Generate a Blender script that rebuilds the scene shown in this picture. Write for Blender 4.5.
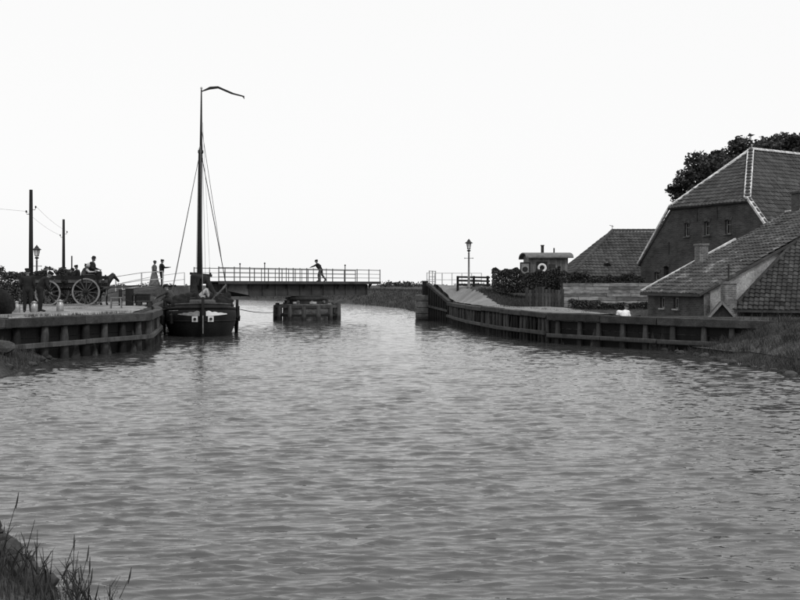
import bpy, bmesh, math, random
import numpy as np
from mathutils import Vector, Matrix, Euler
random.seed(7); np.random.seed(7)
R = math.radians
for o in list(bpy.data.objects): bpy.data.objects.remove(o)
scene = bpy.context.scene
COL = scene.collection

# ------------------------------------------------------------------ camera, sky, sun, exposure
EYE, HOR, F = 2.5, 285.0, 900.0          # eye height (m), horizon row, focal length in photo pixels
cam = bpy.data.cameras.new('camera'); cam_o = bpy.data.objects.new('camera', cam); COL.objects.link(cam_o)
cam.sensor_width = 36.0; cam.lens = 36.0*F/800.0; cam.shift_y = -(300-HOR)/800.0
cam.clip_start = 0.05; cam.clip_end = 6000
cam_o.location = (0, 0, EYE); cam_o.rotation_euler = (R(90), 0, 0)
scene.camera = cam_o
SUN_EL, SUN_AZ = 48.0, 140.0             # elevation; azimuth clockwise from the view direction (+Y): behind, to the right
w = bpy.data.worlds.new('World'); scene.world = w; w.use_nodes = True
nt = w.node_tree; bg = nt.nodes['Background']
sky = nt.nodes.new('ShaderNodeTexSky'); sky.sky_type = 'NISHITA'; sky.sun_disc = False
sky.sun_elevation = R(SUN_EL); sky.sun_rotation = R(SUN_AZ); sky.dust_density = 4.0; sky.air_density = 1.0
bw = nt.nodes.new('ShaderNodeRGBToBW'); nt.links.new(sky.outputs[0], bw.inputs[0])
mx = nt.nodes.new('ShaderNodeMix'); mx.data_type = 'FLOAT'; mx.inputs[0].default_value = 0.86   # thin bright cloud sheet over the sky
nt.links.new(bw.outputs[0], mx.inputs[2]); mx.inputs[3].default_value = 10.8
nt.links.new(mx.outputs[0], bg.inputs[0]); bg.inputs[1].default_value = 0.1
sun = bpy.data.lights.new('sun', 'SUN'); sun.energy = 1.3; sun.angle = R(12); sun.color = (1, 1, 1)
sun_o = bpy.data.objects.new('sun', sun); COL.objects.link(sun_o)
sd = Vector((math.sin(R(SUN_AZ))*math.cos(R(SUN_EL)), math.cos(R(SUN_AZ))*math.cos(R(SUN_EL)), math.sin(R(SUN_EL))))
sun_o.rotation_euler = sd.to_track_quat('Z', 'Y').to_euler()
scene.view_settings.view_transform = 'Standard'; scene.view_settings.look = 'None'
scene.view_settings.exposure = 0.0; scene.view_settings.gamma = 1.0
scene.render.resolution_x = 1024; scene.render.resolution_y = 768

# ------------------------------------------------------------------ helpers
def at(px, py, Y):                      # a photo pixel at a known distance
    return Vector(((px-400)*Y/F, Y, EYE-(py-HOR)*Y/F))
def V(*a): return Vector(a)

MATS = {}
def mat(name, base, var=.35, scale=4.0, rough=.85, bump=.3, bscale=25.0, stretch=(1,1,1), kind=None, var2=.25, metal=0.0, bdist=.02):
    m = bpy.data.materials.new(name); m.use_nodes = True; MATS[name] = m
    if base < .3: base *= .82
    t = m.node_tree; b = t.nodes['Principled BSDF']; L = t.links.new
    geo = t.nodes.new('ShaderNodeNewGeometry')
    mp = t.nodes.new('ShaderNodeMapping'); mp.inputs['Scale'].default_value = stretch
    L(geo.outputs['Position'], mp.inputs[0])
    n1 = t.nodes.new('ShaderNodeTexNoise'); n1.inputs['Scale'].default_value = scale; n1.inputs['Detail'].default_value = 6
    n2 = t.nodes.new('ShaderNodeTexNoise'); n2.inputs['Scale'].default_value = bscale; n2.inputs['Detail'].default_value = 3
    L(mp.outputs[0], n1.inputs[0]); L(mp.outputs[0], n2.inputs[0])
    def math_(op, a, c, d=None):
        x = t.nodes.new('ShaderNodeMath'); x.operation = op
        for i, q in enumerate((a, c, d)):
            if q is None: continue
            if isinstance(q, (int, float)): x.inputs[i].default_value = q
            else: L(q, x.inputs[i])
        return x.outputs[0]
    r1 = t.nodes.new('ShaderNodeMapRange'); L(n1.outputs[0], r1.inputs[0])
    r1.inputs[1].default_value = .3; r1.inputs[2].default_value = .7; r1.inputs[3].default_value = base*(1-var); r1.inputs[4].default_value = base*(1+var)
    r2 = t.nodes.new('ShaderNodeMapRange'); L(n2.outputs[0], r2.inputs[0])
    r2.inputs[1].default_value = .3; r2.inputs[2].default_value = .7; r2.inputs[3].default_value = 1-var2; r2.inputs[4].default_value = 1+var2
    v = math_('MULTIPLY', r1.outputs[0], r2.outputs[0])
    at_ = t.nodes.new('ShaderNodeAttribute'); at_.attribute_name = 'tint'
    v = math_('MULTIPLY', v, math_('ADD', at_.outputs['Fac'], 1.0))
    hgt = n2.outputs[0]
    if kind == 'brick':
        uv = t.nodes.new('ShaderNodeUVMap')
        br = t.nodes.new('ShaderNodeTexBrick'); L(uv.outputs[0], br.inputs[0])
        br.inputs['Scale'].default_value = 1.0; br.inputs['Brick Width'].default_value = .24; br.inputs['Row Height'].default_value = .075
        br.inputs['Mortar Size'].default_value = .008; br.inputs['Color1'].default_value = (1.25,)*3+(1,); br.inputs['Color2'].default_value = (.7,)*3+(1,)
        br.inputs['Mortar'].default_value = (1.7,)*3+(1,)
        v = math_('MULTIPLY', v, br.outputs[0])
        hgt = math_('MULTIPLY_ADD', br.outputs['Fac'], -.8, n2.outputs[0])
    if name in ('weathered_wood','tarred_wood','dark_stone'):        # wet, weedy band above the water line
        sp_ = t.nodes.new('ShaderNodeSeparateXYZ'); L(geo.outputs['Position'], sp_.inputs[0])
        zz = math_('MULTIPLY_ADD', n1.outputs[0], -.5, sp_.outputs[2])
        rw_ = t.nodes.new('ShaderNodeMapRange'); L(zz, rw_.inputs[0]); rw_.inputs[1].default_value = -.05; rw_.inputs[2].default_value = .12; rw_.inputs[3].default_value = .35; rw_.inputs[4].default_value = 1.0
        v = math_('MULTIPLY', v, rw_.outputs[0])
    if kind == 'lichen':
        n3 = t.nodes.new('ShaderNodeTexNoise'); n3.inputs['Scale'].default_value = 1.3; n3.inputs['Detail'].default_value = 8; n3.inputs['Roughness'].default_value = .75
        L(geo.outputs['Position'], n3.inputs[0])
        r3 = t.nodes.new('ShaderNodeMapRange'); L(n3.outputs[0], r3.inputs[0])
        r3.inputs[1].default_value = .55; r3.inputs[2].default_value = .66; r3.inputs[3].default_value = 1.0; r3.inputs[4].default_value = 4.0
        v = math_('MULTIPLY', v, r3.outputs[0])
    cc = t.nodes.new('ShaderNodeCombineColor'); [L(v, cc.inputs[i]) for i in range(3)]
    L(cc.outputs[0], b.inputs['Base Color'])
    b.inputs['Roughness'].default_value = rough; b.inputs['Specular IOR Level'].default_value = .25; b.inputs['Metallic'].default_value = metal
    if bump:
        bp = t.nodes.new('ShaderNodeBump'); bp.inputs['Strength'].default_value = bump; bp.inputs['Distance'].default_value = bdist
        L(hgt, bp.inputs['Height']); L(bp.outputs[0], b.inputs['Normal'])
    return m
mat('grass_ground', .052, .5, .6, .95, .8, 9.0, var2=.45, bdist=.08)
mat('gravel', .23, .3, .8, .95, .5, 18.0, var2=.22)
mat('yard_gravel', .25, .6, .7, .95, .5, 12.0, var2=.3)
mat('sandy_earth', .085, .45, 1.5, .95, .6, 14.0, var2=.35)
mat('wet_stone', .05, .4, 3, .7, .7, 16, var2=.3, bdist=.03)
mat('earth', .09, .5, 1.2, .95, .7, 14.0, var2=.4)
mat('tarred_wood', .011, .5, 2.5, .7, .6, 22, (1,1,.25))
mat('weathered_wood', .068, .45, 3, .8, .6, 24, (1,1,.25))
mat('cap_wood', .048, .45, 3, .8, .5, 20)
mat('pale_wood', .25, .5, 2.5, .85, .5, 22, (1,1,3))
mat('fence_wood', .055, .4, 3, .85, .5, 22, (1,1,.3))
mat('brick', .062, .35, 1.4, .9, .6, 30, kind='brick', var2=.2)
mat('pale_brick', .16, .4, 3, .9, .6, 30, kind='brick', var2=.3)
mat('tile', .07, .3, 1.0, .8, .4, 30, var2=.3)
mat('dark_tile', .05, .4, 1.3, .85, .4, 30, var2=.35)
mat('lichen_tile', .07, .35, 1.2, .85, .4, 30, var2=.35, kind='lichen')
mat('mortar', .52, .4, 4, .9, .4, 20)
mat('plaster', .33, .35, 1.6, .9, .4, 14, var2=.3)
mat('white_paint', .72, .1, 3, .6, .15, 30, var2=.08)
mat('dirty_shaded_paint', .27, .35, 4, .6, .2, 30, var2=.25)
mat('hut_board', .16, .3, 3, .8, .4, 22, (1,1,.25))
mat('panel_grey', .25, .2, 5, .7, .2, 30)
mat('black_paint', .018, .3, 4, .5, .2, 30)
mat('hull_tar', .012, .4, 2, .7, .25, 12, var2=.3)
mat('iron', .035, .4, 5, .55, .3, 40)
mat('girder', .055, .35, 1.5, .6, .3, 20)
mat('girder_pale', .13, .35, 1.5, .6, .3, 20)
mat('pale_iron', .40, .25, 5, .6, .2, 40)
mat('grey_iron', .14, .3, 5, .6, .2, 40)
mat('lamp_grey', .22, .25, 5, .6, .2, 30)
mat('stone', .30, .35, 3, .9, .7, 16, var2=.3, bdist=.03)
mat('dark_stone', .11, .4, 3, .9, .7, 16, var2=.3, bdist=.03)
mat('leaf', .045, .4, .9, .7, 0, 12)
mat('grass_blade', .075, .4, 1.5, .75, 0, 20)
mat('dark_blade', .05, .4, 1.5, .75, 0, 20)
mat('bark', .06, .4, 3, .95, .8, 14, (1,1,.3))
mat('dark_cloth', .020, .35, 6, .95, .3, 40)
mat('mid_cloth', .06, .35, 6, .95, .3, 40)
mat('pale_cloth', .34, .3, 7, .95, .3, 40)
mat('grey_cloth', .15, .4, 7, .95, .3, 40)
mat('white_cloth', .72, .12, 7, .95, .3, 40)
mat('skin', .2, .1, 8, .6, .1, 40)
mat('hair', .02, .3, 10, .8, .3, 60)
mat('leather', .02, .3, 8, .5, .2, 40)
mat('horse_coat', .015, .35, 3, .6, .2, 30)
mat('rope', .16, .3, 20, .95, .4, 60)
mat('sail_cloth', .022, .45, 2.5, .95, .6, 14, var2=.3)
mat('canvas', .013, .4, 2.5, .9, .6, 10, var2=.3)
mat('can_metal', .36, .2, 6, .4, .2, 30, metal=.5)
mat('turf', .012, .5, 3, .98, .9, 12, bdist=.05)
def glass(name, c, rough=.08):
    m = bpy.data.materials.new(name); m.use_nodes = True; b = m.node_tree.nodes['Principled BSDF']
    b.inputs['Base Color'].default_value = (c, c, c, 1); b.inputs['Roughness'].default_value = rough; b.inputs['Specular IOR Level'].default_value = .25; MATS[name] = m
glass('window_glass', .02); glass('lamp_glass', .6, .15); glass('eye', .01)

def origin(p):
    v = Vector((0, 0, 0))
    while p is not None: v += p.location; p = p.parent
    return v
def tag(o, label, cat, group=None, kind=None):
    o['label'] = label
    if cat: o['category'] = cat
    if group: o['group'] = group
    if kind: o['kind'] = kind
    return o
def thing(name, label, cat, loc=(0,0,0), rz=0, group=None):
    o = bpy.data.objects.new(name, None); COL.objects.link(o); o.location = loc; o.rotation_euler = (0, 0, rz)
    o.empty_display_size = .2
    return tag(o, label, cat, group)

class MB:
    def __init__(s): s.v = []; s.f = []; s.t = []; s.m = []; s.cur = 0
    def add(s, vs, fs, tint=0.0):
        n = len(s.v); s.v += [tuple(v) for v in vs]
        for f in fs: s.f.append(tuple(i+n for i in f)); s.t.append(tint); s.m.append(s.cur)
        return s
    def box(s, c, size, rz=0, rot=None, tint=0, taper=1.0):
        c = Vector(c); M = (rot if rot is not None else Matrix.Rotation(rz, 3, 'Z'))
        vs = []
        for z in (-.5, .5):
            k = taper if z > 0 else 1.0
            for x, y in ((-.5,-.5),(.5,-.5),(.5,.5),(-.5,.5)):
                vs.append(c + M @ Vector((x*size[0]*k, y*size[1]*k, z*size[2])))
        return s.add(vs, [(3,2,1,0),(4,5,6,7),(0,1,5,4),(1,2,6,5),(2,3,7,6),(3,0,4,7)], tint)
    def bar(s, p0, p1, wd, ht, tint=0, up=(0,0,1)):    # square-section bar between two points
        p0 = Vector(p0); p1 = Vector(p1); d = (p1-p0); L = d.length; d = d/L
        up = Vector(up)
        if abs(d.dot(up)) > .98: up = Vector((0,1,0))
        x = d.cross(up).normalized(); z = x.cross(d)
        M = Matrix((x, d, z)).transposed()
        return s.box((p0+p1)/2, (wd, L, ht), rot=M, tint=tint)
    def tube(s, pts, rad, n=8, cap=True, tint=0):
        pts = [Vector(p) for p in pts]
        if not isinstance(rad, (list, tuple)): rad = [rad]*len(pts)
        vs = []; fs = []
        for i, p in enumerate(pts):
            d = (pts[min(i+1, len(pts)-1)]-pts[max(i-1, 0)]).normalized()
            a = Vector((0,0,1)) if abs(d.z) < .9 else Vector((0,1,0))
            x = d.cross(a).normalized(); y = x.cross(d)
            for k in range(n):
                q = 2*math.pi*k/n; vs.append(p + (x*math.cos(q)+y*math.sin(q))*rad[i])
        for i in range(len(pts)-1):
            for k in range(n):
                a, b = i*n+k, i*n+(k+1) % n; fs.append((a, a+n, b+n, b))
        if cap: fs.append(tuple(range(n))); fs.append(tuple(reversed([(len(pts)-1)*n+k for k in range(n)])))
        return s.add(vs, fs, tint)
    def lathe(s, prof, c=(0,0,0), n=16, tint=0, rz=0):
        c = Vector(c); vs = []; fs = []
        for r, z in prof:
            for k in range(n):
                q = 2*math.pi*k/n+rz; vs.append(c+Vector((r*math.cos(q), r*math.sin(q), z)))
        for i in range(len(prof)-1):
            for k in range(n):
                a, b = i*n+k, i*n+(k+1) % n; fs.append((a, b, b+n, a+n))
        fs.append(tuple(reversed(range(n)))); fs.append(tuple((len(prof)-1)*n+k for k in range(n)))
        return s.add(vs, fs, tint)
    def prism(s, poly, ext, tint=0):               # planar 3D polygon extruded by a vector
        ext = Vector(ext); n = len(poly); poly = [Vector(p) for p in poly]
        vs = poly+[p+ext for p in poly]
        fs = [tuple(range(n)), tuple(reversed(range(n, 2*n)))]+[(i, i+n, (i+1) % n+n, (i+1) % n) for i in range(n)]
        return s.add(vs, fs, tint)
    def mesh(s, name, off=(0,0,0), fix=True):
        me = bpy.data.meshes.new(name)
        A = np.array(s.v, dtype=float).reshape(-1, 3)-np.array(off)
        me.from_pydata(A.tolist(), [], s.f)
        if fix and len(s.f) < 20000:
            b = bmesh.new(); b.from_mesh(me); bmesh.ops.recalc_face_normals(b, faces=b.faces); b.to_mesh(me); b.free()
        a = me.attributes.new('tint', 'FLOAT', 'FACE'); a.data.foreach_set('value', s.t)
        me.polygons.foreach_set('material_index', s.m)
        uv = me.uv_layers.new(name='UVMap')
        nv = len(me.loops); li = np.zeros(nv, dtype=np.int32); me.loops.foreach_get('vertex_index', li)
        co = np.array(s.v, dtype=float)[li] if nv else np.zeros((0,3))
        npol = len(me.polygons); nor = np.zeros(npol*3); me.polygons.foreach_get('normal', nor); nor = nor.reshape(-1, 3)
        tot = np.zeros(npol, dtype=np.int32); me.polygons.foreach_get('loop_total', tot)
        N = np.repeat(nor, tot, axis=0)
        U = np.stack([-N[:,1], N[:,0], np.zeros(len(N))], 1); l = np.linalg.norm(U, axis=1)
        U[l < .05] = (1,0,0); U /= np.maximum(np.linalg.norm(U, axis=1, keepdims=True), 1e-6)
        W = np.cross(N, U)
        uv.data.foreach_set('uv', np.stack([(co*U).sum(1), (co*W).sum(1)], 1).astype(np.float32).ravel())
        return me
    def build(s, name, m, parent=None, world=True, smooth=False, fix=True, kind=None):
        off = origin(parent) if (parent is not None and world) else Vector((0,0,0))
        me = s.mesh(name, off, fix)
        for q in (m if isinstance(m, (list, tuple)) else [m]): me.materials.append(MATS[q])
        if smooth: me.polygons.foreach_set('use_smooth', [True]*len(me.polygons))
        o = bpy.data.objects.new(name, me); COL.objects.link(o)
        if parent is not None: o.parent = parent
        if kind: o['kind'] = kind
        return o
def inst(src, name, parent, loc=None, rot=None, scale=None):
    o = src.copy(); o.name = name; COL.objects.link(o); o.parent = parent
    if loc is not None: o.location = loc
    if rot is not None: o.rotation_euler = rot
    if scale is not None: o.scale = scale
    return o
def link_mesh(name, me, parent, loc=(0,0,0), rot=(0,0,0), scale=(1,1,1)):
    o = bpy.data.objects.new(name, me); COL.objects.link(o); o.parent = parent
    o.location = loc; o.rotation_euler = rot; o.scale = scale
    return o
def copy_tree(o, parent=None):
    c = o.copy(); COL.objects.link(c); c.parent = parent
    for ch in list(o.children): copy_tree(ch, c)
    return c
def bevel(o, wd=.01, seg=1):
    b = bmesh.new(); b.from_mesh(o.data); bmesh.ops.bevel(b, geom=b.edges[:], offset=wd, segments=seg, affect='EDGES'); b.to_mesh(o.data); b.free()
    return o
def cut(o, boxes):                      # real openings in a wall; boxes = MB with cutters in the wall's own space
    c = bpy.data.objects.new('cutter', boxes.mesh('cutter')); COL.objects.link(c)
    md = o.modifiers.new('b', 'BOOLEAN'); md.operation = 'DIFFERENCE'; md.object = c; md.solver = 'EXACT'
    bpy.context.view_layer.update()
    dg = bpy.context.evaluated_depsgraph_get()
    me = bpy.data.meshes.new_from_object(o.evaluated_get(dg)); o.modifiers.clear(); o.data = me
    bpy.data.objects.remove(c)

# one continuous figure: capsules and ellipsoids melted together by a voxel remesh
def blob(name, prims, mats, parent=None, voxel=.014, smooth=3):
    mb = MB()
    for p in prims:
        if p[0] == 'c':
            a, b, ra, rb = Vector(p[1]), Vector(p[2]), p[3], p[4]
            d = (b-a); L = d.length; d = d/L if L > 1e-6 else Vector((0,0,1))
            pts = []; rs = []
            for q in (80, 55, 28, 0): pts.append(a-d*ra*math.sin(R(q))); rs.append(ra*math.cos(R(q)))
            for q in (0, 28, 55, 80): pts.append(b+d*rb*math.sin(R(q))); rs.append(rb*math.cos(R(q)))
            up = Vector((0,0,1)) if abs(d.z) < .9 else Vector((0,1,0)); x = d.cross(up).normalized(); y = x.cross(d)
            n = 12; vs = []; fs = []
            for P, r in zip(pts, rs):
                for k in range(n):
                    t = 2*math.pi*k/n; vs.append(P+(x*math.cos(t)+y*math.sin(t))*r)
            for i in range(len(pts)-1):
                for k in range(n): fs.append((i*n+k, i*n+n+k, i*n+n+(k+1) % n, i*n+(k+1) % n))
            fs.append(tuple(range(n))); fs.append(tuple(reversed(range((len(pts)-1)*n, len(pts)*n))))
            mb.add(vs, fs)
        else:
            c, r = p[1], p[2]
            mb2 = MB(); mb2.lathe([(max(.02, math.sin(R(q))), -math.cos(R(q))) for q in range(4, 180, 16)], n=14)
            mb.add([(v[0]*r[0]+c[0], v[1]*r[1]+c[1], v[2]*r[2]+c[2]) for v in mb2.v], mb2.f)
    o = bpy.data.objects.new(name, mb.mesh(name)); COL.objects.link(o)
    md = o.modifiers.new('r', 'REMESH'); md.mode = 'VOXEL'; md.voxel_size = voxel
    ms = o.modifiers.new('s', 'SMOOTH'); ms.iterations = smooth; ms.factor = .5
    bpy.context.view_layer.update(); dg = bpy.context.evaluated_depsgraph_get()
    me = bpy.data.meshes.new_from_object(o.evaluated_get(dg)); o.modifiers.clear(); o.data = me
    me.materials.clear()
    for m in mats: me.materials.append(MATS[m])
    n = len(me.polygons); C = np.zeros(n*3); me.polygons.foreach_get('center', C); C = C.reshape(-1, 3)
    best = np.full(n, 1e9); mi = np.zeros(n, dtype=np.int32)
    for p in prims:
        if p[0] == 'c':
            a, b = np.array(p[1]), np.array(p[2]); d = b-a; L2 = max((d*d).sum(), 1e-9)
            t = np.clip(((C-a)@d)/L2, 0, 1); D = np.linalg.norm(C-(a+t[:,None]*d), axis=1)-(p[3]+(p[4]-p[3])*t); k = p[5]
        else:
            r = np.array(p[2]); D = (np.linalg.norm((C-np.array(p[1]))/r, axis=1)-1)*r.min(); k = p[3]
        s = D < best; best[s] = D[s]; mi[s] = k
    me.polygons.foreach_set('material_index', mi); me.polygons.foreach_set('use_smooth', [True]*n)
    if parent is not None: o.parent = parent
    return o

# ------------------------------------------------------------------ the lie of the land
WATER = [(0,4.6),(5,4.2),(9.5,7),(11,14),(10.75,24.2),(10.3,30),(10.0,34.6),(8.3,36.6),(6.5,38.8),(5.1,44),(4.0,51.5),(3.4,60.5),(2.0,63.5),
         (1.8,67),(1.6,80),(0,97),(-7.6,125),(-29,160),(-70,192),(-160,215),(-160,190),(-70,165),(-40,135),(-22,100),(-16.5,75),(-15.6,66),(-15.4,58),
         (-13.2,48),(-11.3,41.7),(-9.8,34.6),(-11.3,31.2),(-11.45,30.4),(-10.9,26.5),(-10.66,24),(-9.5,18),(-6.5,13),(-4.35,9.8),(-2.45,7.1),(-1.5,5.6)]
WP = np.array(WATER, dtype=float)
def sdist(X, Y):                        # >0 on land
    X = np.asarray(X, float); Y = np.asarray(Y, float); best = np.full(X.shape, 1e9); ins = np.zeros(X.shape, bool)
    for i in range(len(WP)):
        a = WP[i]; b = WP[(i+1) % len(WP)]; d = b-a
        t = np.clip(((X-a[0])*d[0]+(Y-a[1])*d[1])/(d@d), 0, 1)
        best = np.minimum(best, np.hypot(X-a[0]-t*d[0], Y-a[1]-t*d[1]))
        c = ((a[1] > Y) != (b[1] > Y))
        with np.errstate(divide='ignore', invalid='ignore'):
            xi = (b[0]-a[0])*(Y-a[1])/(b[1]-a[1] if b[1] != a[1] else 1e-9)+a[0]
        ins ^= c & (X < xi)
    return np.where(ins, -best, best)
def ss(x):
    x = np.clip(x, 0, 1); return x*x*(3-2*x)
def ground(X, Y):
    X = np.asarray(X, float); Y = np.asarray(Y, float)
    d = sdist(X, Y)
    wob = .10*np.sin(X*.9+Y*.35)*np.sin(Y*.8-X*.3)+.05*np.sin(X*2.3+1)*np.sin(Y*1.9+2)
    # height the land wants to have
    st = 49+2.2*ss((X-5.5)/2)
    Tr = 1.27+1.13*ss((Y-st)/(61-49))
    Tr = Tr*(1-ss((X-8.6)/1.5)*ss((Y-35.8)/1.2)*(1-ss((Y-46)/3)))+.45*ss((X-8.6)/1.5)*ss((Y-35.8)/1.2)*(1-ss((Y-46)/3))
    Te = 1.33+1.2*ss((Y-60.2)/3.2)
    Tr = np.where((Y > 46) & (Y < 64), Te+(Tr-Te)*ss((d-.15)/1.7), Tr)
    Tr = Tr+(1.7-Tr)*ss((Y-70)/25)
    # the bank east of the quay's end, in front of the wall
    Tl = 1.40+1.02*ss((Y-53)/6)*ss((X+23)/7.5)
    Tl = Tl+(1.5-Tl)*ss((Y-68)/12)
    T = np.where(X > -5, Tr, Tl)
    near = 1-ss((Y-18)/6)
    T = T*(1-near)+.95*near
    # how fast it gets there: quays are cut sheer, banks slope
    quay = ((Y > 34.7) & (Y < 69) & (X > -5)) | ((Y > 31.2) & (Y < 69) & (X < -5))
    # behind the end of the left quay wall
    lw = (X < -9.8-(34.6-Y)*(2.8/6.3)-.25) & (X < -5) & (Y > 22) & (Y <= 34.7)
    rw = (X > 10.0) & (Y > 34.6-(X-10.0)*(2.9/3.2)+.25) & (Y > 29) & (Y < 36.2)
    slope = np.where((X < -5) & (Y > 22) & (Y < 32), .62, np.where(Y > 69, .35, np.where(near > .5, .55, .42)))
    hb = np.minimum(-.12+d*slope+wob*np.clip(d, 0, 1)*.6, T+wob*.5)
    hb = np.where((X > 5) & (Y > 24) & (Y < 36.5), np.minimum(-.12+.12*d+.13*d*d+wob*np.clip(d,0,1)*.5, T+wob*.5), hb)
    # left bank in front of the wall stays lower
    hb = np.where((X < -5) & (Y > 22) & (Y <= 31.2) & ~lw, np.minimum(hb, 1.0), hb)
    hq = np.where(d > .16, T+wob*.10, -.9)
    h = np.where(quay | lw | rw, hq, hb)
    return np.where(d <= 0, np.maximum(-1.0, -.12+d*.8), h)
def g(x, y): return float(ground(np.array([x]), np.array([y]))[0])

def axis(spec):
    out = []
    for a, b, st in spec: out += list(np.arange(a, b, st))
    return np.array(out)
xs = np.concatenate([-np.geomspace(1500, 34, 22), axis([(-33,-24,1.0),(-24,24,.3),(24,34,1.0)]), np.geomspace(34.5, 1500, 22)])
ys = np.concatenate([axis([(-30,-4,4),(-4,2,1),(2,70,.3),(70,110,1.2),(110,220,3)]), np.geomspace(222, 3500, 24)])
XX, YY = np.meshgrid(xs, ys)
ZZ = ground(XX, YY)
far = np.clip((YY-220)/300, 0, 1); ZZ = ZZ*(1-far)+far*1.2
nx, ny = len(xs), len(ys)
idx = np.arange(nx*ny).reshape(ny, nx)
faces = np.stack([idx[:-1,:-1], idx[:-1,1:], idx[1:,1:], idx[1:,:-1]], -1).reshape(-1, 4)
mb = MB(); mb.v = np.stack([XX, YY, ZZ], -1).reshape(-1, 3).tolist(); mb.f = faces.tolist(); mb.t = [0.0]*len(mb.f); mb.m = [0]*len(mb.f)
go = mb.build('ground', 'grass_ground', smooth=True, fix=False); go['kind'] = 'structure'; go['label'] = 'dark grassy canal banks and flat fields to the horizon'

def strip(name, label, A, B, m, n=60, k=8, lift=.035, jit=.1):
    def res(P):
        P = np.array(P, float); s = np.concatenate([[0], np.cumsum(np.hypot(*np.diff(P, axis=0).T))]); t = np.linspace(0, s[-1], n+1)
        return np.stack([np.interp(t, s, P[:,0]), np.interp(t, s, P[:,1])], 1)
    a, b = res(A), res(B); ww = np.linspace(0, 1, k+1)
    P = a[:,None,:]*(1-ww)[None,:,None]+b[:,None,:]*ww[None,:,None]
    P[:,0] += np.random.uniform(-jit,jit,P[:,0].shape)*.8; P[:,-1] += np.random.uniform(-jit,jit,P[:,-1].shape)*1.2
    Z = ground(P[...,0], P[...,1]); Z = np.maximum(Z, .2)+lift
    ii = np.arange((n+1)*(k+1)).reshape(n+1, k+1)
    fs = np.stack([ii[:-1,:-1], ii[:-1,1:], ii[1:,1:], ii[1:,:-1]], -1).reshape(-1, 4)
    mb = MB(); mb.v = np.concatenate([P, Z[...,None]], -1).reshape(-1, 3).tolist(); mb.f = fs.tolist(); mb.t = [0.]*len(fs); mb.m = [0]*len(fs)
    o = mb.build(name, m, smooth=True); o['kind'] = 'structure'; o['label'] = label
    return o
strip('ramp_path', 'pale gravel ramp running down from the bridge along the right quay',
      [(2.3,64.6),(2.42,63.4),(3.68,60.5),(4.25,51.6),(5.35,44.2),(6.7,39.15),(8.45,36.9),(9.6,35.9)], [(4.5,64.5),(4.75,60),(5.6,51.5),(6.6,49.6),(8.2,49.4),(9.1,47),(9.8,37.2)], 'gravel', 90, 10)
strip('quay_yard', 'pale trampled gravel yard on the left quay', [(-12.4,29.5),(-10.35,34.5),(-11.75,41.7),(-13.6,48),(-15.0,54)], [(-30,29.5),(-30,36),(-30,42),(-30,48),(-30,54)], 'yard_gravel', 50, 40)
strip('approach_road', 'pale gravel approach road rising to the swing bridge on the left', [(-30,56.5),(-15.75,58.5)], [(-30,66),(-15.9,66)], 'gravel', 30, 14)
strip('bridge_road', 'pale gravel road leading from the bridge past the lamp', [(2.4,64.7),(30,64.7)], [(2.3,68),(30,68)], 'gravel', 40, 6)

# ------------------------------------------------------------------ water: real waves, fine chop as bump
wx = np.concatenate([-np.geomspace(170, 17, 24), np.arange(-16.5, 15.5, .085), np.geomspace(15.6, 24, 6)])
wy = [3.5]
while wy[-1] < 235: wy.append(wy[-1]+max(.013, min(1.2, .013+(wy[-1]-6)*.0018)))
wy = np.array(wy); dy = np.gradient(wy)
RIPPLE = .038
WX, WY = np.meshgrid(wx, wy); WZ = np.zeros_like(WX); rng = np.random.RandomState(3)
for i in range(60):                       # gentle undulation
    lam = math.exp(rng.normal(math.log(.45), .5)); th = rng.normal(R(96), R(26)); k = 2*math.pi/lam
    att = np.clip((lam/np.maximum(dy, 1e-3)-2.2)/2.0, 0, 1)[:,None]
    WZ += att*.0008*lam*np.sin(k*(WX*math.cos(th)+WY*math.sin(th))+rng.uniform(0, 6.28))
for i in range(42):                       # short steep-fronted ripples that come and go in patches
    lam = math.exp(rng.normal(math.log(.20), .42)); th = rng.normal(R(95), R(13)); k = 2*math.pi/lam
    u = WX*math.sin(th)-WY*math.cos(th); v = WX*math.cos(th)+WY*math.sin(th)
    e = np.sin(u*2*math.pi/(lam*rng.uniform(5,9))+rng.uniform(0,6.28)+1.3*np.sin(v*.9/lam*rng.uniform(.1,.25)))*np.sin(v*2*math.pi/(lam*rng.uniform(6,14))+rng.uniform(0,6.28)+1.1*np.sin(u*.7/lam*.3+i))
    env = np.clip(e*2.2-.35, 0, 1)
    ph = k*v+rng.uniform(0, 6.28)+.9*np.sin(u*2*math.pi/(lam*rng.uniform(3,6))+i)
    fine = np.clip((lam/4/np.maximum(dy, 1e-3)-1.3)/1.2, 0, 1)[:,None]; coarse = np.clip((lam/np.maximum(dy, 1e-3)-2)/2, 0, 1)[:,None]
    WZ += RIPPLE*lam*env*(fine*np.exp(4.0*(np.cos(ph+.55*np.sin(ph))-1))+(1-fine)*coarse*.30*np.cos(ph))
nx, ny = len(wx), len(wy); idx = np.arange(nx*ny).reshape(ny, nx)
faces = np.stack([idx[:-1,:-1], idx[:-1,1:], idx[1:,1:], idx[1:,:-1]], -1).reshape(-1, 4)
mb = MB(); mb.v = np.stack([WX, WY, WZ], -1).reshape(-1, 3).tolist(); mb.f = faces.tolist(); mb.t = [0.]*len(faces); mb.m = [0]*len(faces)
m = bpy.data.materials.new('canal_water'); m.use_nodes = True; MATS['canal_water'] = m
t = m.node_tree; b = t.nodes['Principled BSDF']; L = t.links.new
b.inputs['Base Color'].default_value = (.04,)*3+(1,); b.inputs['Roughness'].default_value = .015; b.inputs['IOR'].default_value = 1.75
geo = t.nodes.new('ShaderNodeNewGeometry'); prev = None
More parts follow.
